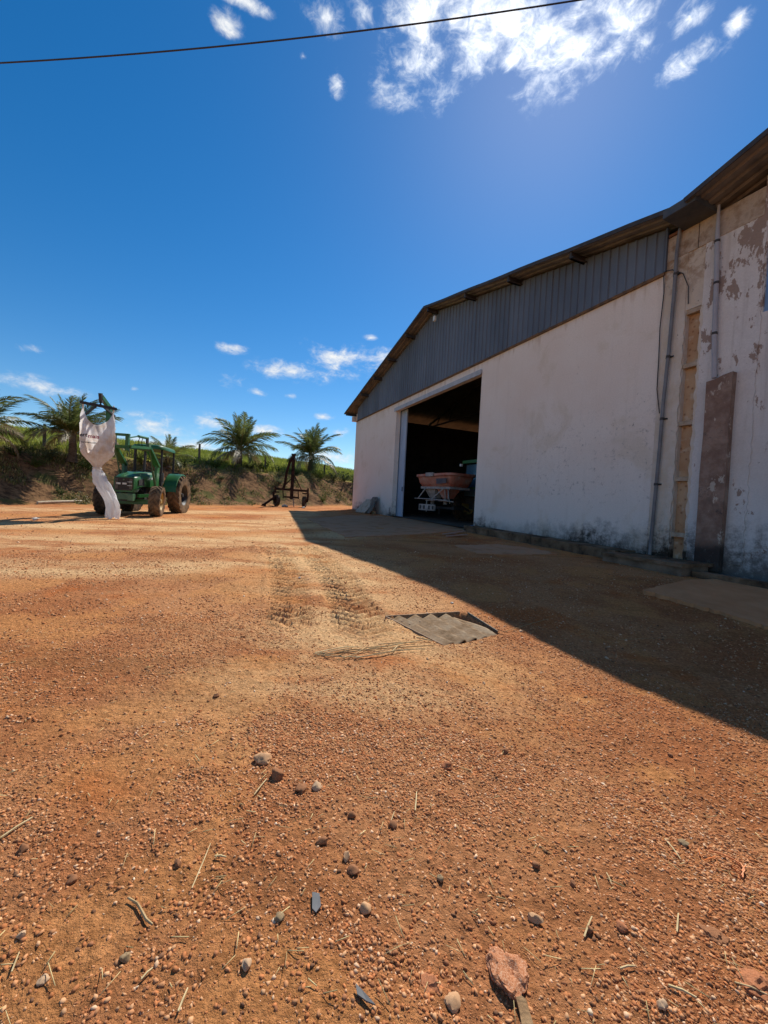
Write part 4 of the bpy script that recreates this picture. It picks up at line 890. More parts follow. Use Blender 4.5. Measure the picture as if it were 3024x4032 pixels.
RM = [mat('tan_stone', [(.42, .22, .11), (.58, .36, .20)], 14, .95, .06, 20), mat('dark_brown_stone', [(.20, .09, .045), (.36, .17, .085)], 14, .95, .06, 20), mat('pale_stone', [(.44, .27, .15), (.56, .39, .25)], 14, .95, .06, 20), mat('red_stone', [(.30, .11, .05), (.46, .20, .10)], 14, .95, .06, 20), mat('grey_olive_stone', [(.22, .15, .08), (.32, .23, .135)], 14, .95, .06, 20)]
for k, (s_, d_, sz_, mt_, lb_) in enumerate([(5.15, -.35, .20, RM[0], 'large brown rubble lump beside the leaning sheets'), (5.5, -.5, .13, RM[4], 'small grey rubble lump beside the leaning sheets near the door'), (4.9, -.9, .12, RM[2], 'pale rubble lump in front of the leaning sheets')]):
    p = wpt(s_, d_); p.z = lgz(s_, d_); rock('rubble_lump', 0, 0, sz_, mt_, lb_, 'rubble', 'rubble by the wall', k, k, p)
mat = _m
# slats of broken stuff by the walkway start
for k, (a, b_) in enumerate((((1745, 2108), (1795, 2104)), ((1760, 2116), (1838, 2110)), ((1768, 2104), (1830, 2098)))):
    p, q = hit(*a), hit(*b_); c = (p+q)/2
    o = MB().beam(p-c+Vector((0, 0, .05)), q-c+Vector((0, 0, .06)), .10, .03).build('wood_slat', mat('pinkish_slat', [(.34, .20, .15), (.46, .30, .23)], 5, .9), None, False, ['shortest reddish wood slat lying by the walkway end', 'longest reddish wood slat lying by the walkway end', 'rearmost reddish wood slat lying by the walkway end'][k], 'slat', 'slats by the walkway'); o.location = c

# ------------------------------------------------------------------ corrugated sheet over the drain pit
A, B_, C_, D_ = PITP
ex = (B_-A+C_-D_)/2; ey = (D_-A+C_-B_)/2
pit = empty('drain_cover', A, 0, 'corrugated fibre cement sheet set in an iron frame over a drain', 'drain cover')
def pitp(a, b_, z): v = A*(1-a)*(1-b_)+B_*a*(1-b_)+C_*a*b_+D_*(1-a)*b_-A; return (v.x, v.y, z+v.z)
def sheet_fn(i, j):
    a, b_ = i/60*(.80+.14*j/24), j/24; ph = (a*5.2) % 1; h_ = (ph/.72 if ph < .72 else (1-ph)/.28)*.064
    return pitp(a, b_, -.050+h_*.84+.005*math.sin(6*b_+5*a))
b = MB(); nu, nv = 61, 25; vs = [sheet_fn(i, j) for j in range(nv) for i in range(nu)]; fs = []
for j in range(nv-1):
    for i in range(nu-1):
        a, c = (i+.5)/60, (j+.5)/24
        if ((a-.18)/.035)**2+((c-.80)/.08)**2 < 1+.5*math.sin(i*3+j) or ((a-.215)/.02)**2+((c-.74)/.05)**2 < 1: continue
        fs.append((j*nu+i, j*nu+i+1, (j+1)*nu+i+1, (j+1)*nu+i))
sh_ = b.add(vs, fs).build('corrugated_sheet', mat('mossy_fibre_cement', [(.17, .105, .055), (.27, .18, .105), (.33, .245, .16)], 5, .9, .4, 30), pit, True); sm = sh_.modifiers.new('t', 'SOLIDIFY'); sm.thickness = .008
M_IRON = mat('rusty_angle_iron', [(.17, .10, .055), (.34, .22, .13)], 9, .8, .3)
a0 = Vector((-.02, .005, 0)); a1 = (B_-A)*.9+Vector((0, .01, 0)); l1 = D_-A+Vector((-.015, 0, 0)); r0 = B_-A+Vector((.01, 0, 0)); r1 = (C_-A)*1.0+(B_-C_)*.1
MB().beam(a0+Vector((0, 0, -.03)), a1+Vector((0, 0, -.025)), .012, .09).beam(a0+Vector((0, 0, -.03)), l1+Vector((0, 0, -.035)), .012, .085).build('frame_angle', M_IRON, pit)
MB().beam(r0+Vector((0, 0, -.03)), r1+Vector((0, 0, -.03)), .008, .085).build('frame_plate', mat('dark_green_plate', [(.07, .075, .055), (.11, .11, .08)], 6, .7), pit)
for k, (a, b_) in enumerate(((.10, .18), (.12, .3), (.34, .22))):
    v = sheet_fn(int(a*60), int(b_*24)); MB().tube([(v[0], v[1], v[2]+.002), (v[0], v[1], v[2]+.010)], .014, 8).build('bolt', M_IRON, pit)
# dry twigs in front of it
M_STRAW = mat('straw', [(.46, .33, .15), (.66, .52, .28)], 20, .8)
M_TWIG = mat('dry_twig', [(.30, .19, .09), (.48, .34, .18)], 20, .9)
tw = empty('twig_pile', hit(1400, 2570), 0, 'loose pile of dry pale twigs in front of the drain cover', 'twigs'); tc_ = tw.location.copy()
TW = [[(1232, 2583), (1330, 2580), (1450, 2572), (1600, 2558), (1715, 2553)], [(1240, 2580), (1300, 2562), (1360, 2555), (1425, 2550)], [(1248, 2588), (1350, 2598), (1430, 2595), (1560, 2575), (1660, 2566)], [(1350, 2604), (1400, 2585), (1440, 2562), (1520, 2558), (1600, 2542)],
      [(1450, 2566), (1560, 2552), (1640, 2530), (1700, 2528)], [(1240, 2584), (1320, 2568), (1390, 2556)], [(1280, 2590), (1390, 2573), (1480, 2570)], [(1640, 2518), (1680, 2530), (1702, 2534)], [(1490, 2545), (1560, 2540), (1640, 2536)], [(1260, 2575), (1300, 2592), (1345, 2597)], [(1540, 2580), (1560, 2562), (1565, 2552)], [(1400, 2600), (1500, 2586), (1580, 2572)]]
for k, pl_ in enumerate(TW):
    pts = [hit(*p)-tc_+Vector((0, 0, .012+.018*rnd.random())) for p in pl_]; MB().tube(pts, [.0045]*(len(pts)-1)+[.003], 5).build('twig', M_STRAW if k % 3 else M_TWIG, tw)

# ------------------------------------------------------------------ log, overhead cable
p, q = hit(165, 1985), hit(306, 1979); c = (p+q)/2; dv = (q-p).normalized()*.95
o = MB().tube([-dv+Vector((0, 0, .06)), -dv*.3+Vector((0, 0, .062)), dv*.4+Vector((0, 0, .055)), dv+Vector((0, 0, .05))], [.075, .07, .062, .05], 10).tube([dv*.55+Vector((0, 0, .1)), dv*.75+Vector((.02, 0, .18))], .018, 5).build('log', mat('bleached_log', [(.46, .36, .24), (.66, .55, .40)], 6, .9, .4), None, True, 'bleached wooden pole lying on the ground left of the tractor', 'log'); o.location = c
a, b_ = ray(0, 248), ray(2280, 0); pa = a*(5.4/a.y*.8); pb = b_*(4.0/b_.y)
pa += Vector((0, 0, EYE)); pb += Vector((0, 0, EYE)); ext = (pb-pa); pts = []
for t in np.linspace(-1.2, 2.4, 60):
    v = pa+ext*t; v.z += .30*((t-.5)**2-.25); pts.append(v)
o = MB().tube(pts, .0075, 6).build('overhead_cable', mat('black_cable', [(.02, .02, .022), (.035, .035, .04)], 9, .6), None, True, 'black overhead cable crossing the sky', 'cable')

# ------------------------------------------------------------------ palms
def leaf_mat(name, c0, c1, tl=.35): return mat(name, [c0, c1], 1.5, .5 if 'palm' in name else .8, 0, None, 0, 4, transl=tl, spec=.4 if 'palm' in name else .1)
M_FROND = leaf_mat('palm_leaf', (.085, .115, .026), (.165, .185, .055), .42); M_FRONDD = leaf_mat('dry_palm_leaf', (.20, .14, .06), (.32, .24, .12), .2)
M_RACH = mat('palm_rachis', [(.16, .15, .05), (.26, .22, .09)], 4, .7); M_TRUNK = mat('palm_trunk', [(.07, .05, .035), (.17, .13, .09)], 6, .95, .6, 20, 0, 6, (1, 1, 4))
def frond_mesh(seed, L, a0, droop, npair=56, drp=.75):
    """grows from the origin along +x, first angle a0 up, bending down by droop"""
    r_ = random.Random(seed); b = MB(); pts = []; p = Vector((0, 0, 0)); n_ = 22
    for i in range(n_+1):
        t = i/n_; a = a0-droop*t**1.5; pts.append(p.copy()); p = p+Vector((math.cos(a), 0, math.sin(a)))*(L/n_)
    b.tube(pts, [.030*(1-.9*i/n_)+.003 for i in range(n_+1)], 4, False); nr = len(b.f)
    for k in range(npair):
        t = .12+.88*k/(npair-1); fi = t*n_; i = min(int(fi), n_-1); c = pts[i].lerp(pts[i+1], fi-i); d = (pts[i+1]-pts[i]).normalized(); upv = Vector((-d.z, 0, d.x))
        ll = L*.33*(math.sin(math.pi*min(1, t*.80+.14))**.6)*(1-.35*t)
        for sd in (-1, 1):
            sw = .55+.5*t+r_.uniform(-.12, .12); out = (Vector((0, sd, 0))*math.cos(sw)+d*math.sin(sw)+upv*r_.uniform(-.05, .28)).normalized()
            l1 = ll*r_.uniform(.85, 1.1); w = .043; m1 = c+out*l1*.5+Vector((0, 0, -drp*.10*l1)); e1 = c+out*l1*.92+Vector((0, 0, -drp*.62*l1*r_.uniform(.6, 1.3))); wd = d*w*.5
            b.add([c-wd, c+wd, m1+wd*1.1, m1-wd*1.1, e1], [(0, 1, 2, 3), (3, 2, 4)])
    me = bpy.data.meshes.new('frond'); me.from_pydata(b.v, [], b.f); me.materials.append(M_FROND); me.materials.append(M_RACH)
    me.polygons.foreach_set('material_index', [1 if i < nr else 0 for i in range(len(me.polygons))]); me.update(); return me
FM = [frond_mesh(1, 2.5, .1, 1.0), frond_mesh(2, 2.4, .1, 1.4), frond_mesh(3, 2.6, .05, .7), frond_mesh(4, 2.2, 0, 1.6, 48, 1.0), frond_mesh(6, 2.1, 0, .35, 46, .35)]
FMD = []
for k in (0, 3):
    q = FM[k].copy(); q.materials[0] = M_FRONDD; FMD.append(q)
def palm(px_, py_, trunk_h, scale, seed, label, dist=None, nf=19, az_bias=None):
    r_ = random.Random(seed); p = hit(px_, py_)
    if dist: dd = ray(px_, py_); dd = dd*(dist/dd.y); p = Vector((dd.x, dd.y, hz1(dd.x, dd.y)))
    e = empty('coconut_palm', p-Vector((0, 0, .1)), 0, label, 'palm tree', 'coconut palms along the bank'); b = MB(); pts = []; rs = []
    for k in range(13):
        t = k/12; pts.append((.06*math.sin(2*t+seed), .05*math.sin(3*t), t*(trunk_h+.35))); rs.append((.20-.055*t+(.02 if k % 2 else 0)+.09*math.exp(-8*t))*scale)
    b.tube(pts, rs, 12).build('trunk', M_TRUNK, e, True); top = Vector((0, 0, trunk_h+.25))
    for k in range(8):
        t = r_.uniform(0, 6.28); MB().beam(top+Vector((.1*math.cos(t), .1*math.sin(t), -.35)), top+Vector((.24*math.cos(t), .24*math.sin(t), .12)), .09, .03, (math.cos(t), math.sin(t), 0)).build('leaf_base', M_RACH, e)
    spread, pw_ = r_.uniform(90, 104), r_.uniform(1.05, 1.4)
    for k in range(nf):
        f = k/(nf-1); el = R(84-spread*f**pw_+r_.uniform(-10, 10)); t = k*2.399+seed; dry = f > .86
        me = FM[4] if f < .24 else (FMD[k % 2] if dry else FM[r_.choice((0, 0, 1, 2)) if f < .7 else r_.choice((1, 3, 1))])
        o = bpy.data.objects.new('frond', me); COL.objects.link(o); o.parent = e; sc_ = scale*r_.uniform(.88, 1.1)
        o.location = top+Vector((.06*math.cos(t), .06*math.sin(t), 0)); o.scale = (sc_,)*3
        o.rotation_euler = (Matrix.Rotation(t, 3, 'Z') @ Matrix.Rotation(-el, 3, 'Y') @ Matrix.Rotation(r_.uniform(-.5, .5), 3, 'X')).to_euler()
    return e
palm(278, 1818, 1.25, .98, 1, 'large dark coconut palm behind the white bulk bag', nf=30)
palm(-95, 1818, 1.3, 1.0, 2, 'coconut palm at the left edge with only frond tips in view', nf=24)
palm(660, 1840, .35, .72, 3, 'small young palm showing above the green tractor roof', nf=12)
palm(942, 1836, 1.45, 1.34, 4, 'coconut palm standing between the tractor and the rusty implement', 32.5, nf=27)
palm(1222, 1880, 1.75, 1.42, 5, 'coconut palm behind the mast of the rusty implement', 39.5, nf=27)
palm(1520, 1890, 1.6, 1.2, 8, 'coconut palm hidden behind the warehouse with one frond tip showing')

# ------------------------------------------------------------------ wire fence on top of the bank
M_POST = mat('grey_fence_post', [(.10, .08, .06), (.20, .17, .135)], 6, .95, .4)
fpx = [(-60, 1795), (173, 1790), (504, 1815), (783, 1826), (1044, 1836), (1277, 1850), (1460, 1866)]
fps = []
for a, b_ in fpx:
    d = ray(a, b_); best = None
    t = np.linspace(14, 60, 900); q = toe_dist(d.x*t/d.y*1.0, t*1.0); i = int(np.argmin(np.abs(q-5.2))); fps.append(Vector((d.x/d.y*t[i], t[i], hz1(d.x/d.y*t[i], t[i]))))
fence = empty('wire_fence', fps[3], 0, 'wire fence with grey wooden posts along the top of the bank', 'fence'); f0 = fps[3]
for i, p in enumerate(fps):
    q = p-f0; MB().tube([q+Vector((0, 0, -.2)), q+Vector((.02*math.sin(i*3), 0, 1.35+.15*math.sin(i*2.3)))], [.085, .075], 8).build('post', M_POST, fence, True)
for h_ in (.45, .85, 1.2):
    w_ = MB()
    for p, q in zip(fps[:-1], fps[1:]):
        pts = [p.lerp(q, t)-f0+Vector((0, 0, h_-.06*math.sin(math.pi*t))) for t in np.linspace(0, 1, 6)]; w_.tube(pts, .006, 3, False)
    w_.build('wire', M_STEELD, fence)

# ------------------------------------------------------------------ grass and weeds
def vcol_mat(name, rough=.6, tl=.3, spec=.3):
    n = NT(name); va = n.N.new('ShaderNodeVertexColor'); va.layer_name = 'Col'; n.col(va.outputs[0]); n.b.inputs['Roughness'].default_value = rough; n.b.inputs['Specular IOR Level'].default_value = spec
    if tl:
        t_ = n.N.new('ShaderNodeBsdfTranslucent'); n.L.new(va.outputs[0], t_.inputs[0]); mx = n.N.new('ShaderNodeMixShader'); mx.inputs[0].default_value = tl
        n.L.new(n.b.outputs[0], mx.inputs[1]); n.L.new(t_.outputs[0], mx.inputs[2]); n.L.new(mx.outputs[0], n.N['Material Output'].inputs[0])
    return n.m
M_GRASS = vcol_mat('grass_blades')
def blades(x, y, h, w, lean, col, name, label):
    n_ = len(x); z = hz(x, y)-.03; a = rng.uniform(0, 2*np.pi, n_); la = rng.uniform(0, 2*np.pi, n_); ln = h*lean*rng.uniform(.2, 1, n_)
    dx, dy = np.cos(a)*w/2, np.sin(a)*w/2; lx, ly = np.cos(la)*ln, np.sin(la)*ln
    V = np.empty((n_, 5, 3)); V[:, 0] = np.stack([x-dx, y-dy, z], 1); V[:, 1] = np.stack([x+dx, y+dy, z], 1)
    V[:, 2] = np.stack([x+dx*.8+lx*.4, y+dy*.8+ly*.4, z+h*.6], 1); V[:, 3] = np.stack([x-dx*.8+lx*.4, y-dy*.8+ly*.4, z+h*.6], 1); V[:, 4] = np.stack([x+lx, y+ly, z+h*np.sqrt(np.clip(1-lean**2*.5, .2, 1))], 1)
    k = np.arange(n_)[:, None]*5; T = np.concatenate([k+[[0, 1, 2]], k+[[0, 2, 3]], k+[[3, 2, 4]]], 0).reshape(-1, 3)
    o = np_mesh(name, V.reshape(-1, 3), T, M_GRASS, np.repeat(col, 5, 0)); return tag(o, label, 'grass', None, 'stuff')
def scatter_bank(n_, q0, q1, ymax=75):
    xs = []; ys = []
    while sum(map(len, xs)) < n_:
        y = rng.uniform(12, ymax, 40000); x = rng.uniform(-1.05, .02, 40000)*y; q = toe_dist(x, y); k = (q > q0) & (q < q1); s_, d_ = wall_sd(x, y); k &= ~((s_ > -1) & (d_ > -1)); xs.append(x[k]); ys.append(y[k])
    return np.concatenate(xs)[:n_], np.concatenate(ys)[:n_]
def gcol(n_, c0, c1, t): return np.array(c0)[None]*(1-t[:, None])+np.array(c1)[None]*t[:, None]
x, y = scatter_bank(46000, 4.6, 40); d = fbm(x*.35, y*.35, 3, 51); t = np.clip(d*1.2-.1+rng.uniform(-.25, .25, len(x)), 0, 1)
blades(x, y, rng.uniform(.3, .7, len(x))*(.7+.6*d), rng.uniform(.04, .085, len(x)), .5, gcol(len(x), (.15, .19, .025), (.44, .44, .075), t), 'field_grass', 'tall yellow green grass of the field behind the fence')
x, y = scatter_bank(60000, .3, 6.0, 45); q = toe_dist(x, y); d = fbm(x*.8, y*.8, 4, 55); k = rng.uniform(0, 1, len(x)) < sst(d+.16*sst(q, 3.4, 4.8)-.05, .48, .66); x, y, q, d = x[k], y[k], q[k], d[k]
t = np.clip(rng.uniform(0, 1, len(x))*1.1-.1, 0, 1); dryk = rng.uniform(0, 1, len(x)) < .3
c = gcol(len(x), (.095, .105, .028), (.24, .225, .075), t); c[dryk] = (.33, .25, .12)
blades(x, y, rng.uniform(.05, .22, len(x))*(1+.9*sst(q, 3, 5)), rng.uniform(.03, .06, len(x)), .7, c, 'bank_grass', 'patchy short grass and weeds on the earth bank')
# bushes: leafy weeds one can tell apart, on the crest and face of the bank
M_LEAF = [leaf_mat('weed_leaf_dark', (.030, .055, .014), (.065, .095, .024), .3), leaf_mat('weed_leaf_mid', (.055, .085, .018), (.11, .14, .03), .3), leaf_mat('weed_leaf_grey', (.07, .09, .04), (.13, .15, .07), .3)]
def bush_mesh(seed, mt_):
    r_ = random.Random(seed); b = MB()
    for st_ in range(16):
        a = r_.uniform(0, 6.28); tip = Vector((math.cos(a)*r_.uniform(.2, .9), math.sin(a)*r_.uniform(.2, .9), r_.uniform(.35, 1.0)))
        b.tube([(0, 0, 0), tip*.5+Vector((0, 0, .08)), tip], [.015, .011, .005], 3, False)
        for k in range(17):
            t = r_.uniform(.25, 1.0); c = tip*t+Vector((r_.gauss(0, .07), r_.gauss(0, .07), r_.gauss(0, .06)+.05)); d = Vector((r_.gauss(0, 1), r_.gauss(0, 1), r_.gauss(.3, .6))).normalized(); s_ = d.orthogonal().normalized()*r_.uniform(.028, .05); l_ = r_.uniform(.09, .18)
            b.add([c, c+d*l_*.5+s_, c+d*l_, c+d*l_*.5-s_], [(0, 1, 2, 3)])
    me = bpy.data.meshes.new('bush'); me.from_pydata(b.v, [], b.f); me.materials.append(mt_); me.update(); return me
BM = [bush_mesh(k, M_LEAF[k % 3]) for k in range(6)]
bl = [(60, 1800, .7, 'bushy dark weed left of the large palm on the bank crest'), (140, 1842, .75, 'broad dark weed clump under the left palm fronds'), (195, 1815, 1.0, 'tall weed beside the trunk of the large left palm'), (345, 1850, .8, 'low grey green weed right of the bulk bag on the bank'),
      (560, 1832, .9, 'dark weed clump seen between the tractor loader arms'), (640, 1836, .8, 'dark weed at the foot of the small palm'), (720, 1838, .9, 'weed clump on the crest just right of the tractor roof'), (850, 1843, .9, 'weed left of the middle palm trunk on the crest'), (985, 1850, 1.0, 'dense dark weed right of the middle palm trunk'), (1035, 1856, 1.1, 'dense dark bush between the middle palm and the mast'), (1085, 1862, 1.05, 'dark bush just left of the rusty mast'),
      (1100, 1905, .7, 'yellowish weed behind the cross beam of the implement'), (1160, 1872, .9, 'dark bush just right of the rusty mast'), (1260, 1886, 1.0, 'leafy weed right of the right palm trunk'), (1310, 1890, 1.2, 'tall leafy weed between the right palm and the warehouse'), (1355, 1896, 1.3, 'tall bright weed close to the warehouse corner'), (1395, 1905, 1.2, 'weed at the warehouse corner partly behind the wall'), (870, 1890, .6, 'small weed halfway up the bank below the middle palm'), (765, 1940, .5, 'low green weed on the bank right of the tractor tyre'), (1270, 1975, .6, 'low weed at the toe of the bank right of the implement'), (1330, 1978, .6, 'low weed at the toe of the bank near the warehouse corner'), (240, 1950, .4, 'small green weed on the bank left of the tractor')]
for k, (a, b_, s_, lb_) in enumerate(bl):
    p = hit(a, b_); o = bpy.data.objects.new('weed_bush', BM[k % 6]); COL.objects.link(o); o.location = p-Vector((0, 0, .04)); o.scale = (s_*.95, s_*.95, s_*rnd.uniform(.7, 1.0)); o.rotation_euler = (0, 0, k*1.3); tag(o, lb_, 'bush', 'weeds on the bank')
# far hill and a tree on it, beyond the field
def far_hill():
    b = MB(); n_ = 60
    def f(i, j):
        x = -120+420*i/n_; h_ = 24+6*math.sin(i*.21+1)+3*math.sin(i*.53); return (x, 300+j*60, [-5, h_*.75, h_, h_*.8, 0][j]+1.2*math.sin(i*1.3+j))
    b.grid(f, n_+1, 5).build('far_hill', mat('dry_far_hill', [(.14, .13, .05), (.22, .17, .085)], .03, .95), None, 'all', 'low dry hill beyond the green field', 'hill', None, 'structure')
far_hill()

# ------------------------------------------------------------------ gravel, stones, straw
M_GRAV = vcol_mat('gravel', .95, 0, .03)
ico = None
def template(sub):
    if sub == 0:
        V = np.array([(1, 0, 0), (-1, 0, 0), (0, 1, 0), (0, -1, 0), (0, 0, 1), (0, 0, -1)], float)
        T = np.array([(0, 2, 4), (2, 1, 4), (1, 3, 4), (3, 0, 4), (2, 0, 5), (1, 2, 5), (3, 1, 5), (0, 3, 5)]); return V, T
    p = (1+5**.5)/2; V = np.array([(-1, p, 0), (1, p, 0), (-1, -p, 0), (1, -p, 0), (0, -1, p), (0, 1, p), (0, -1, -p), (0, 1, -p), (p, 0, -1), (p, 0, 1), (-p, 0, -1), (-p, 0, 1)], float); V /= np.linalg.norm(V[0])
    T = np.array([(0, 11, 5), (0, 5, 1), (0, 1, 7), (0, 7, 10), (0, 10, 11), (1, 5, 9), (5, 11, 4), (11, 10, 2), (10, 7, 6), (7, 1, 8), (3, 9, 4), (3, 4, 2), (3, 2, 6), (3, 6, 8), (3, 8, 9), (4, 9, 5), (2, 4, 11), (6, 2, 10), (8, 6, 7), (9, 8, 1)]); return V, T
PAL = np.array([(.44, .175, .072), (.53, .25, .115), (.60, .33, .17), (.34, .145, .068), (.68, .44, .27), (.50, .19, .075), (.20, .10, .055), (.74, .57, .40)]); PW = np.array([.25, .22, .14, .18, .04, .11, .06, .004])
def pebbles(x, y, r_, tmpl, sink=.5):
    n_ = len(x); V0, T0 = tmpl; k = len(V0); z = hz(x, y)
    J = V0[None]*(1+rng.normal(0, .22, (n_, k, 1))); J = J+rng.normal(0, .12, (n_, k, 3))
    sc = np.stack([rng.uniform(.8, 1.3, n_), rng.uniform(.65, 1.0, n_), rng.uniform(.45, .85, n_)], 1)*r_[:, None]; J = J*sc[:, None]
    a = rng.uniform(0, 2*np.pi, n_); ca, sa = np.cos(a)[:, None], np.sin(a)[:, None]; X = J[..., 0]*ca-J[..., 1]*sa; Y = J[..., 0]*sa+J[..., 1]*ca
    tl = rng.normal(0, .3, n_)[:, None]; Z = J[..., 2]+X*tl
    V = np.stack([X+x[:, None], Y+y[:, None], Z+(z+r_*(.55-sink))[:, None]], -1).reshape(-1, 3)
    T = (np.arange(n_)[:, None, None]*k+T0[None]).reshape(-1, 3)
    c = PAL[rng.choice(len(PAL), n_, p=PW/PW.sum())]*rng.uniform(.78, 1.18, (n_, 1)); return V, T, np.repeat(c, k, 0)
def wedge(n_, r0, r1, pw=1.0):
    a = rng.uniform(R(-50), R(50), n_); r_ = (r0**(2-pw)+(r1**(2-pw)-r0**(2-pw))*rng.uniform(0, 1, n_))**(1/(2-pw)); return np.sin(a)*r_, np.cos(a)*r_
def hz_np(x, y):
    global PITQ
    q_ = PITQ; PITQ = None; z_ = hz(x, y, False); PITQ = q_; return z_
def dens(x, y):
    al, pe = seg_ap(x, y, TRK); trk = np.exp(-(pe/.7)**2)
    return (1-.72*bare(x, y))*np.clip(.35+.9*sst(fbm(x*2.1, y*2.1, 3, 73), .3, .62), 0, 1)*(1-.75*trk)
Vs = []; Ts = []; Cs = []; off = 0
for n_, r0, r1, rad, tm, sig in ((80000, .8, 2.4, .0033, 1, .58), (70000, 2.0, 4.6, .0052, 0, .52), (48000, 4.4, 9.5, .0085, 0, .40), (9000, 9, 20, .013, 0, .4)):
    x, y = wedge(n_, r0, r1, .3 if r0 < 9 else .6); k = rng.uniform(0, 1, n_) < dens(x, y); s_, d_ = wall_sd(x, y)
    k &= ~(d_ > -1.2); k &= hz(x, y, False) > hz_np(x, y)-.02; k &= toe_dist(x, y) < -.5; x, y = x[k], y[k]
    r_ = np.clip(rad*np.exp(rng.normal(0, sig, len(x))), .002, rad*2.3); V, T, C = pebbles(x, y, r_, template(tm)); Vs.append(V); Ts.append(T+off); Cs.append(C); off += len(V)
tag(np_mesh('gravel', np.vstack(Vs), np.vstack(Ts), M_GRAV, np.vstack(Cs)), 'fine reddish laterite gravel scattered over the yard', 'gravel', None, 'stuff')

# stones one can pick out
ST = [(1038, 2998, .062, 0, 'largest pale tan stone of the trio in the foreground centre'), (1092, 3072, .050, 1, 'dark rounded stone just right of the pale tan one'), (1184, 3120, .045, 1, 'dark brown stone left of the flat tan chip'), (1244, 3118, .036, 2, 'flat tan chip of stone lying right of a dark stone'), (1384, 3224, .032, 1, 'round brown stone below the flat tan chip'), (1547, 3252, .030, 1, 'dark round stone with a straw leaning on it'), (1268, 3335, .032, 1, 'dark brown stone left of two tan ones'), (1366, 3386, .030, 0, 'tan round stone above a darker one in the lower centre'), (1388, 3435, .032, 1, 'dark stone directly below a tan round one'), (1734, 3455, .024, 4, 'grey olive pebble right of centre in the foreground'), (1200, 3080, .018, 1, 'small dark pebble between two dark stones'), (1990, 2958, .030, 1, 'dark stone standing alone right of centre'), (1760, 3020, .050, 3, 'flat reddish rock half buried right of centre'), (2110, 3408, .024, 1, 'black pebble near the lower right'), (2105, 3628, .034, 0, 'tan lumpy stone above the big half buried rock'), (2320, 3660, .024, 1, 'dark pebble in the lower right gravel'), (2450, 3668, .026, 3, 'dark red pebble in the lower right gravel'), (2255, 3480, .020, 1, 'small black pebble right of the lower centre'), (2690, 3330, .034, 4, 'grey stone near the orange string'), (850, 2745, .030, 1, 'brown stone lying alone in the middle distance'), (93, 3358, .030, 1, 'dark stone near the left edge'), (285, 3478, .026, 1, 'dark stone left of the curved twig'), (700, 3420, .026, 1, 'round grey brown pebble left of the long straw'), (82, 3715, .020, 2, 'pale pebble near the lower left edge'), (170, 3875, .020, 2, 'pale pebble in the lower left corner'), (495, 3797, .022, 4, 'olive grey pebble in the lower left'), (1100, 3645, .024, 4, 'grey pebble left of the dark plastic scrap'), (1440, 3600, .030, 0, 'tan stone below the lower centre stones'), (970, 3820, .028, 2, 'pale stone beside a straw in the lower left centre'), (2640, 2970, .026, 1, 'dark stone near the right edge above the straw litter'), (1905, 2690, .026, 2, 'pale stone just below the drain cover'), (1683, 2600, .020, 2, 'pale pebble in front of the twig pile'), (1780, 3970, .032, 0, 'tan stone at the bottom edge left of the big rock'), (2600, 3990, .024, 2, 'pale pebble at the bottom right')]
for k, (a, b_, sz_, mi, lb_) in enumerate(ST): rock('stone', a, b_, sz_*.62, RM[mi], lb_, 'stone', 'loose stones on the yard', k, k*1.1)
rock('half_buried_rock', 1995, 3830, .08, mat('pinkish_rock', [(.30, .11, .05), (.44, .19, .095), (.54, .33, .21)], 16, .95, .3, 24, spec=.04), 'large pinkish rock half buried at the lower right', 'rock', None, 8, 1.9, sink=.74)
rock('half_buried_rock', 2985, 3860, .06, RM[3], 'brown rock half buried at the bottom right edge', 'rock', None, 9, .5, sink=.85)
rock('half_buried_rock', 1690, 3890, .05, RM[3], 'flat red rock half buried at the bottom centre', 'rock', None, 10, 2.2, sink=.95)
rock('half_buried_rock', 2800, 3690, .045, RM[1], 'dark lumpy rock half buried near the lower right edge', 'rock', None, 11, 1.2, sink=.8)
for k, (a, b_, s_, lb_) in enumerate([(1120, 1996, .22, 'flat white block on the ground under the implement'), (1195, 2001, .13, 'small pale block right of the implement stand'), (140, 2048, .10, 'pale flat stone in the shade of the loader'), (1780, 2378, .022, 'white pebble at the shadow edge behind the drain cover'), (1180, 2280, .02, 'white pebble left of the tyre track')]): rock('white_block', a, b_, s_, mat('white_block', [(.55, .50, .43), (.68, .63, .55)], 6, .9), lb_, 'block', None, 2, k)
# straw bits: uncountable litter in one object, the long stalks singly
def straw_litter():
    n_ = 1500; x, y = wedge(n_, .85, 6.5, .8); k = rng.uniform(0, 1, n_) < .25+.75*sst(fbm(x*.9, y*.9, 3, 91), .42, .62); x, y = x[k], y[k]; n_ = len(x)
    l_ = rng.uniform(.012, .06, n_); w = rng.uniform(.0009, .0022, n_); a = rng.uniform(0, np.pi, n_); z = hz(x, y)+.006; V = np.empty((n_, 8, 3)); tl = rng.normal(0, .12, n_)*l_
    for i, (e, s_, u_) in enumerate([(e, s_, u_) for e in (-1, 1) for s_ in (-1, 1) for u_ in (0, 1)]):
        V[:, i] = np.stack([x+e*np.cos(a)*l_/2-s_*np.sin(a)*w/2, y+e*np.sin(a)*l_/2+s_*np.cos(a)*w/2, z+u_*w+np.abs(tl)+e*tl], 1)
    T = np.array([(0, 1, 3, 2), (4, 6, 7, 5), (0, 4, 5, 1), (2, 3, 7, 6), (1, 5, 7, 3), (0, 2, 6, 4)]); T = (np.arange(n_)[:, None, None]*8+T[None]).reshape(-1, 4)
    c = np.array([(.58, .45, .22)])*rng.uniform(.55, 1.25, (n_, 1)); tag(np_mesh('straw_litter', V.reshape(-1, 3), T, M_GRAV, np.repeat(c, 8, 0)), 'short bits of dry straw strewn over the gravel', 'straw', None, 'stuff')
straw_litter()
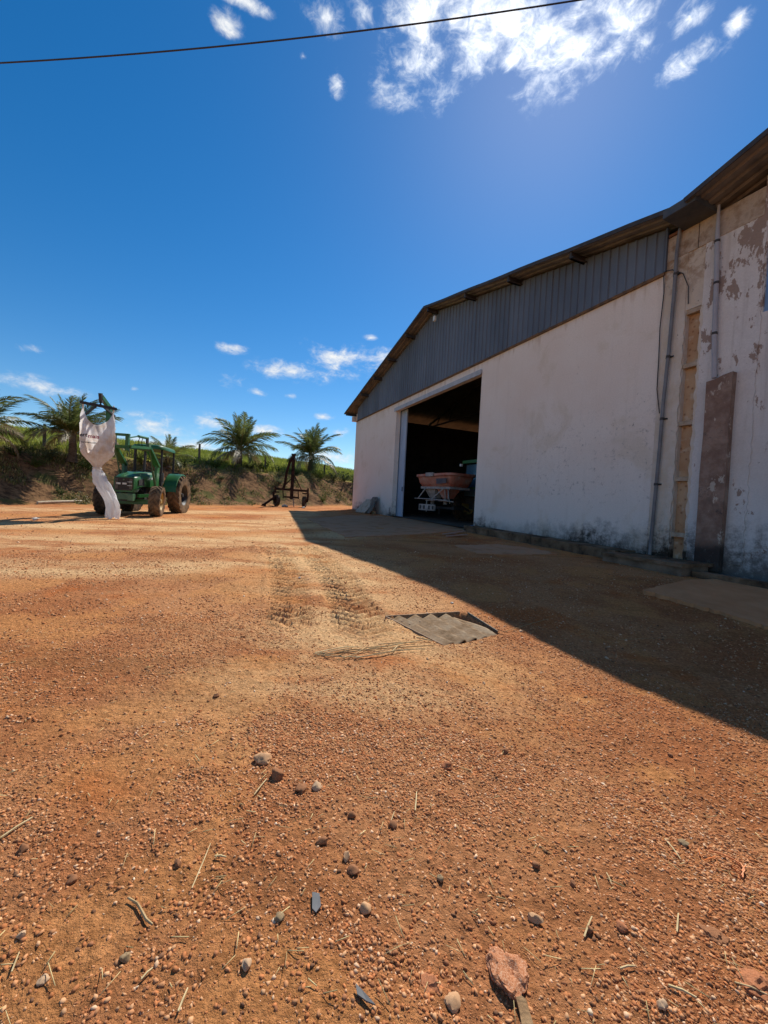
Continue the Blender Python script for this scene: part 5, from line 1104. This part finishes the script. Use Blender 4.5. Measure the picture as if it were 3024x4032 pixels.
SW = [((755, 3510), (828, 3342), 'longest pale straw stalk in the lower left foreground'), ((1000, 3140), (1050, 3078), 'straw stalk beside the dark foreground stone'), ((1634, 3200), (1640, 3122), 'upright looking straw pair in the right centre foreground'), ((1540, 3240), (1552, 3205), 'short straw leaning on a dark round stone'), ((700, 4012), (738, 3915), 'straw stalk near the bottom left centre'), ((2618, 3310), (2680, 3392), 'long thin straw near the right edge above the orange string'), ((2388, 3440), (2408, 3490), 'straw stalk among the right foreground gravel'), ((2440, 3835), (2500, 3818), 'thick straw piece in the lower right'), ((2630, 3905), (2740, 3955), 'thin long straw at the bottom right'), ((2890, 3900), (3020, 3930), 'straw lying at the bottom right edge'), ((2665, 3680), (2670, 3610), 'straw standing out right of the dark pebbles'), ((0, 3320), (128, 3235), 'long straw at the left edge'), ((45, 3845), (75, 3780), 'straw stalk close to the lower left edge'), ((555, 3880), (600, 3830), 'pair of thin straws in the lower left'), ((845, 3390), (890, 3395), 'flat straw blade beside the longest stalk'), ((1625, 2930), (1655, 2936), 'flat pale straw chip in the middle ground'), ((2300, 3690), (2330, 3620), 'thin bent straw in the lower right gravel'), ((1990, 2490), (2160, 2438), 'thin stick lying along the shadow edge right of the drain cover'), ((2440, 2518), (2660, 2510), 'thin stick lying in the building shadow')]
for k, (a, b_, lb_) in enumerate(SW):
    p, q = hit(*a), hit(*b_); c = (p+q)/2; r_ = .0021+.0007*(k % 3); l_ = (q-p).length
    o = MB().tube([p-c+Vector((0, 0, .008)), Vector((.01*l_, .015*l_, .011)), q-c+Vector((0, 0, .008))], [r_, r_, r_*.7], 5).build('straw_stalk', M_STRAW if k < 17 else M_TWIG, None, False, lb_, 'straw', 'loose straw stalks'); o.location = c
# curved twig, orange string, plastic scraps, flat stick
p = [hit(*q) for q in ((505, 3555), (540, 3580), (548, 3605), (575, 3640), (600, 3655))]; c = p[2]; o = MB().tube([q-c+Vector((0, 0, .010)) for q in p], [.003, .0038, .0042, .004, .003], 6).build('curved_twig', M_TWIG, None, True, 'curved brown twig on the gravel in the lower left', 'twig'); o.location = c
M_ORS = mat('orange_string', [(.62, .16, .03), (.75, .26, .07)], 20, .6)
SQ = [[(2748, 3350), (2755, 3378), (2772, 3398), (2815, 3388)], [(2790, 3358), (2830, 3375), (2880, 3395), (2915, 3418), (2932, 3445), (2918, 3460), (2895, 3440)], [(2850, 3385), (2900, 3405), (2925, 3430), (2925, 3462)], [(2882, 3420), (2920, 3440), (2935, 3425)]]
c = hit(2850, 3400); sg = empty('orange_string', c, 0, 'tangle of orange baling string near the right edge', 'string')
for q in SQ: MB().tube([hit(*r_)-c+Vector((0, 0, .009+.004*rnd.random())) for r_ in q], .0024, 5).build('strand', M_ORS, sg, True)
def scrap(px_, py_, pts, label, mt_):
    c = hit(px_, py_); o = MB().prism(pts, lambda a, b_, t: (a, b_, t+.25*a*a*4+.15*b_), .008, .012).build('plastic_scrap', mt_, None, False, label, 'scrap', 'scraps on the gravel'); o.location = c
MDK = mat('dark_plastic_scrap', [(.05, .055, .06), (.11, .11, .115)], 10, .5)
scrap(1245, 3575, [(-.018, .025), (.006, .022), (.016, -.012), (.004, -.030), (-.010, -.02)], 'dark grey plastic scrap in the lower centre', MDK)
scrap(1435, 3950, [(-.025, .02), (-.012, .012), (.028, -.018), (.006, -.012), (-.02, .0)], 'black bent plastic sliver at the bottom centre', MDK)
scrap(2060, 4020, [(-.012, .026), (.004, .030), (.014, .023), (.017, -.03), (.002, -.036), (-.014, -.03), (-.011, .0)], 'flat brown wooden chip below the big half buried rock', mat('brown_chip', [(.24, .14, .07), (.36, .23, .12)], 14, .9, .4))
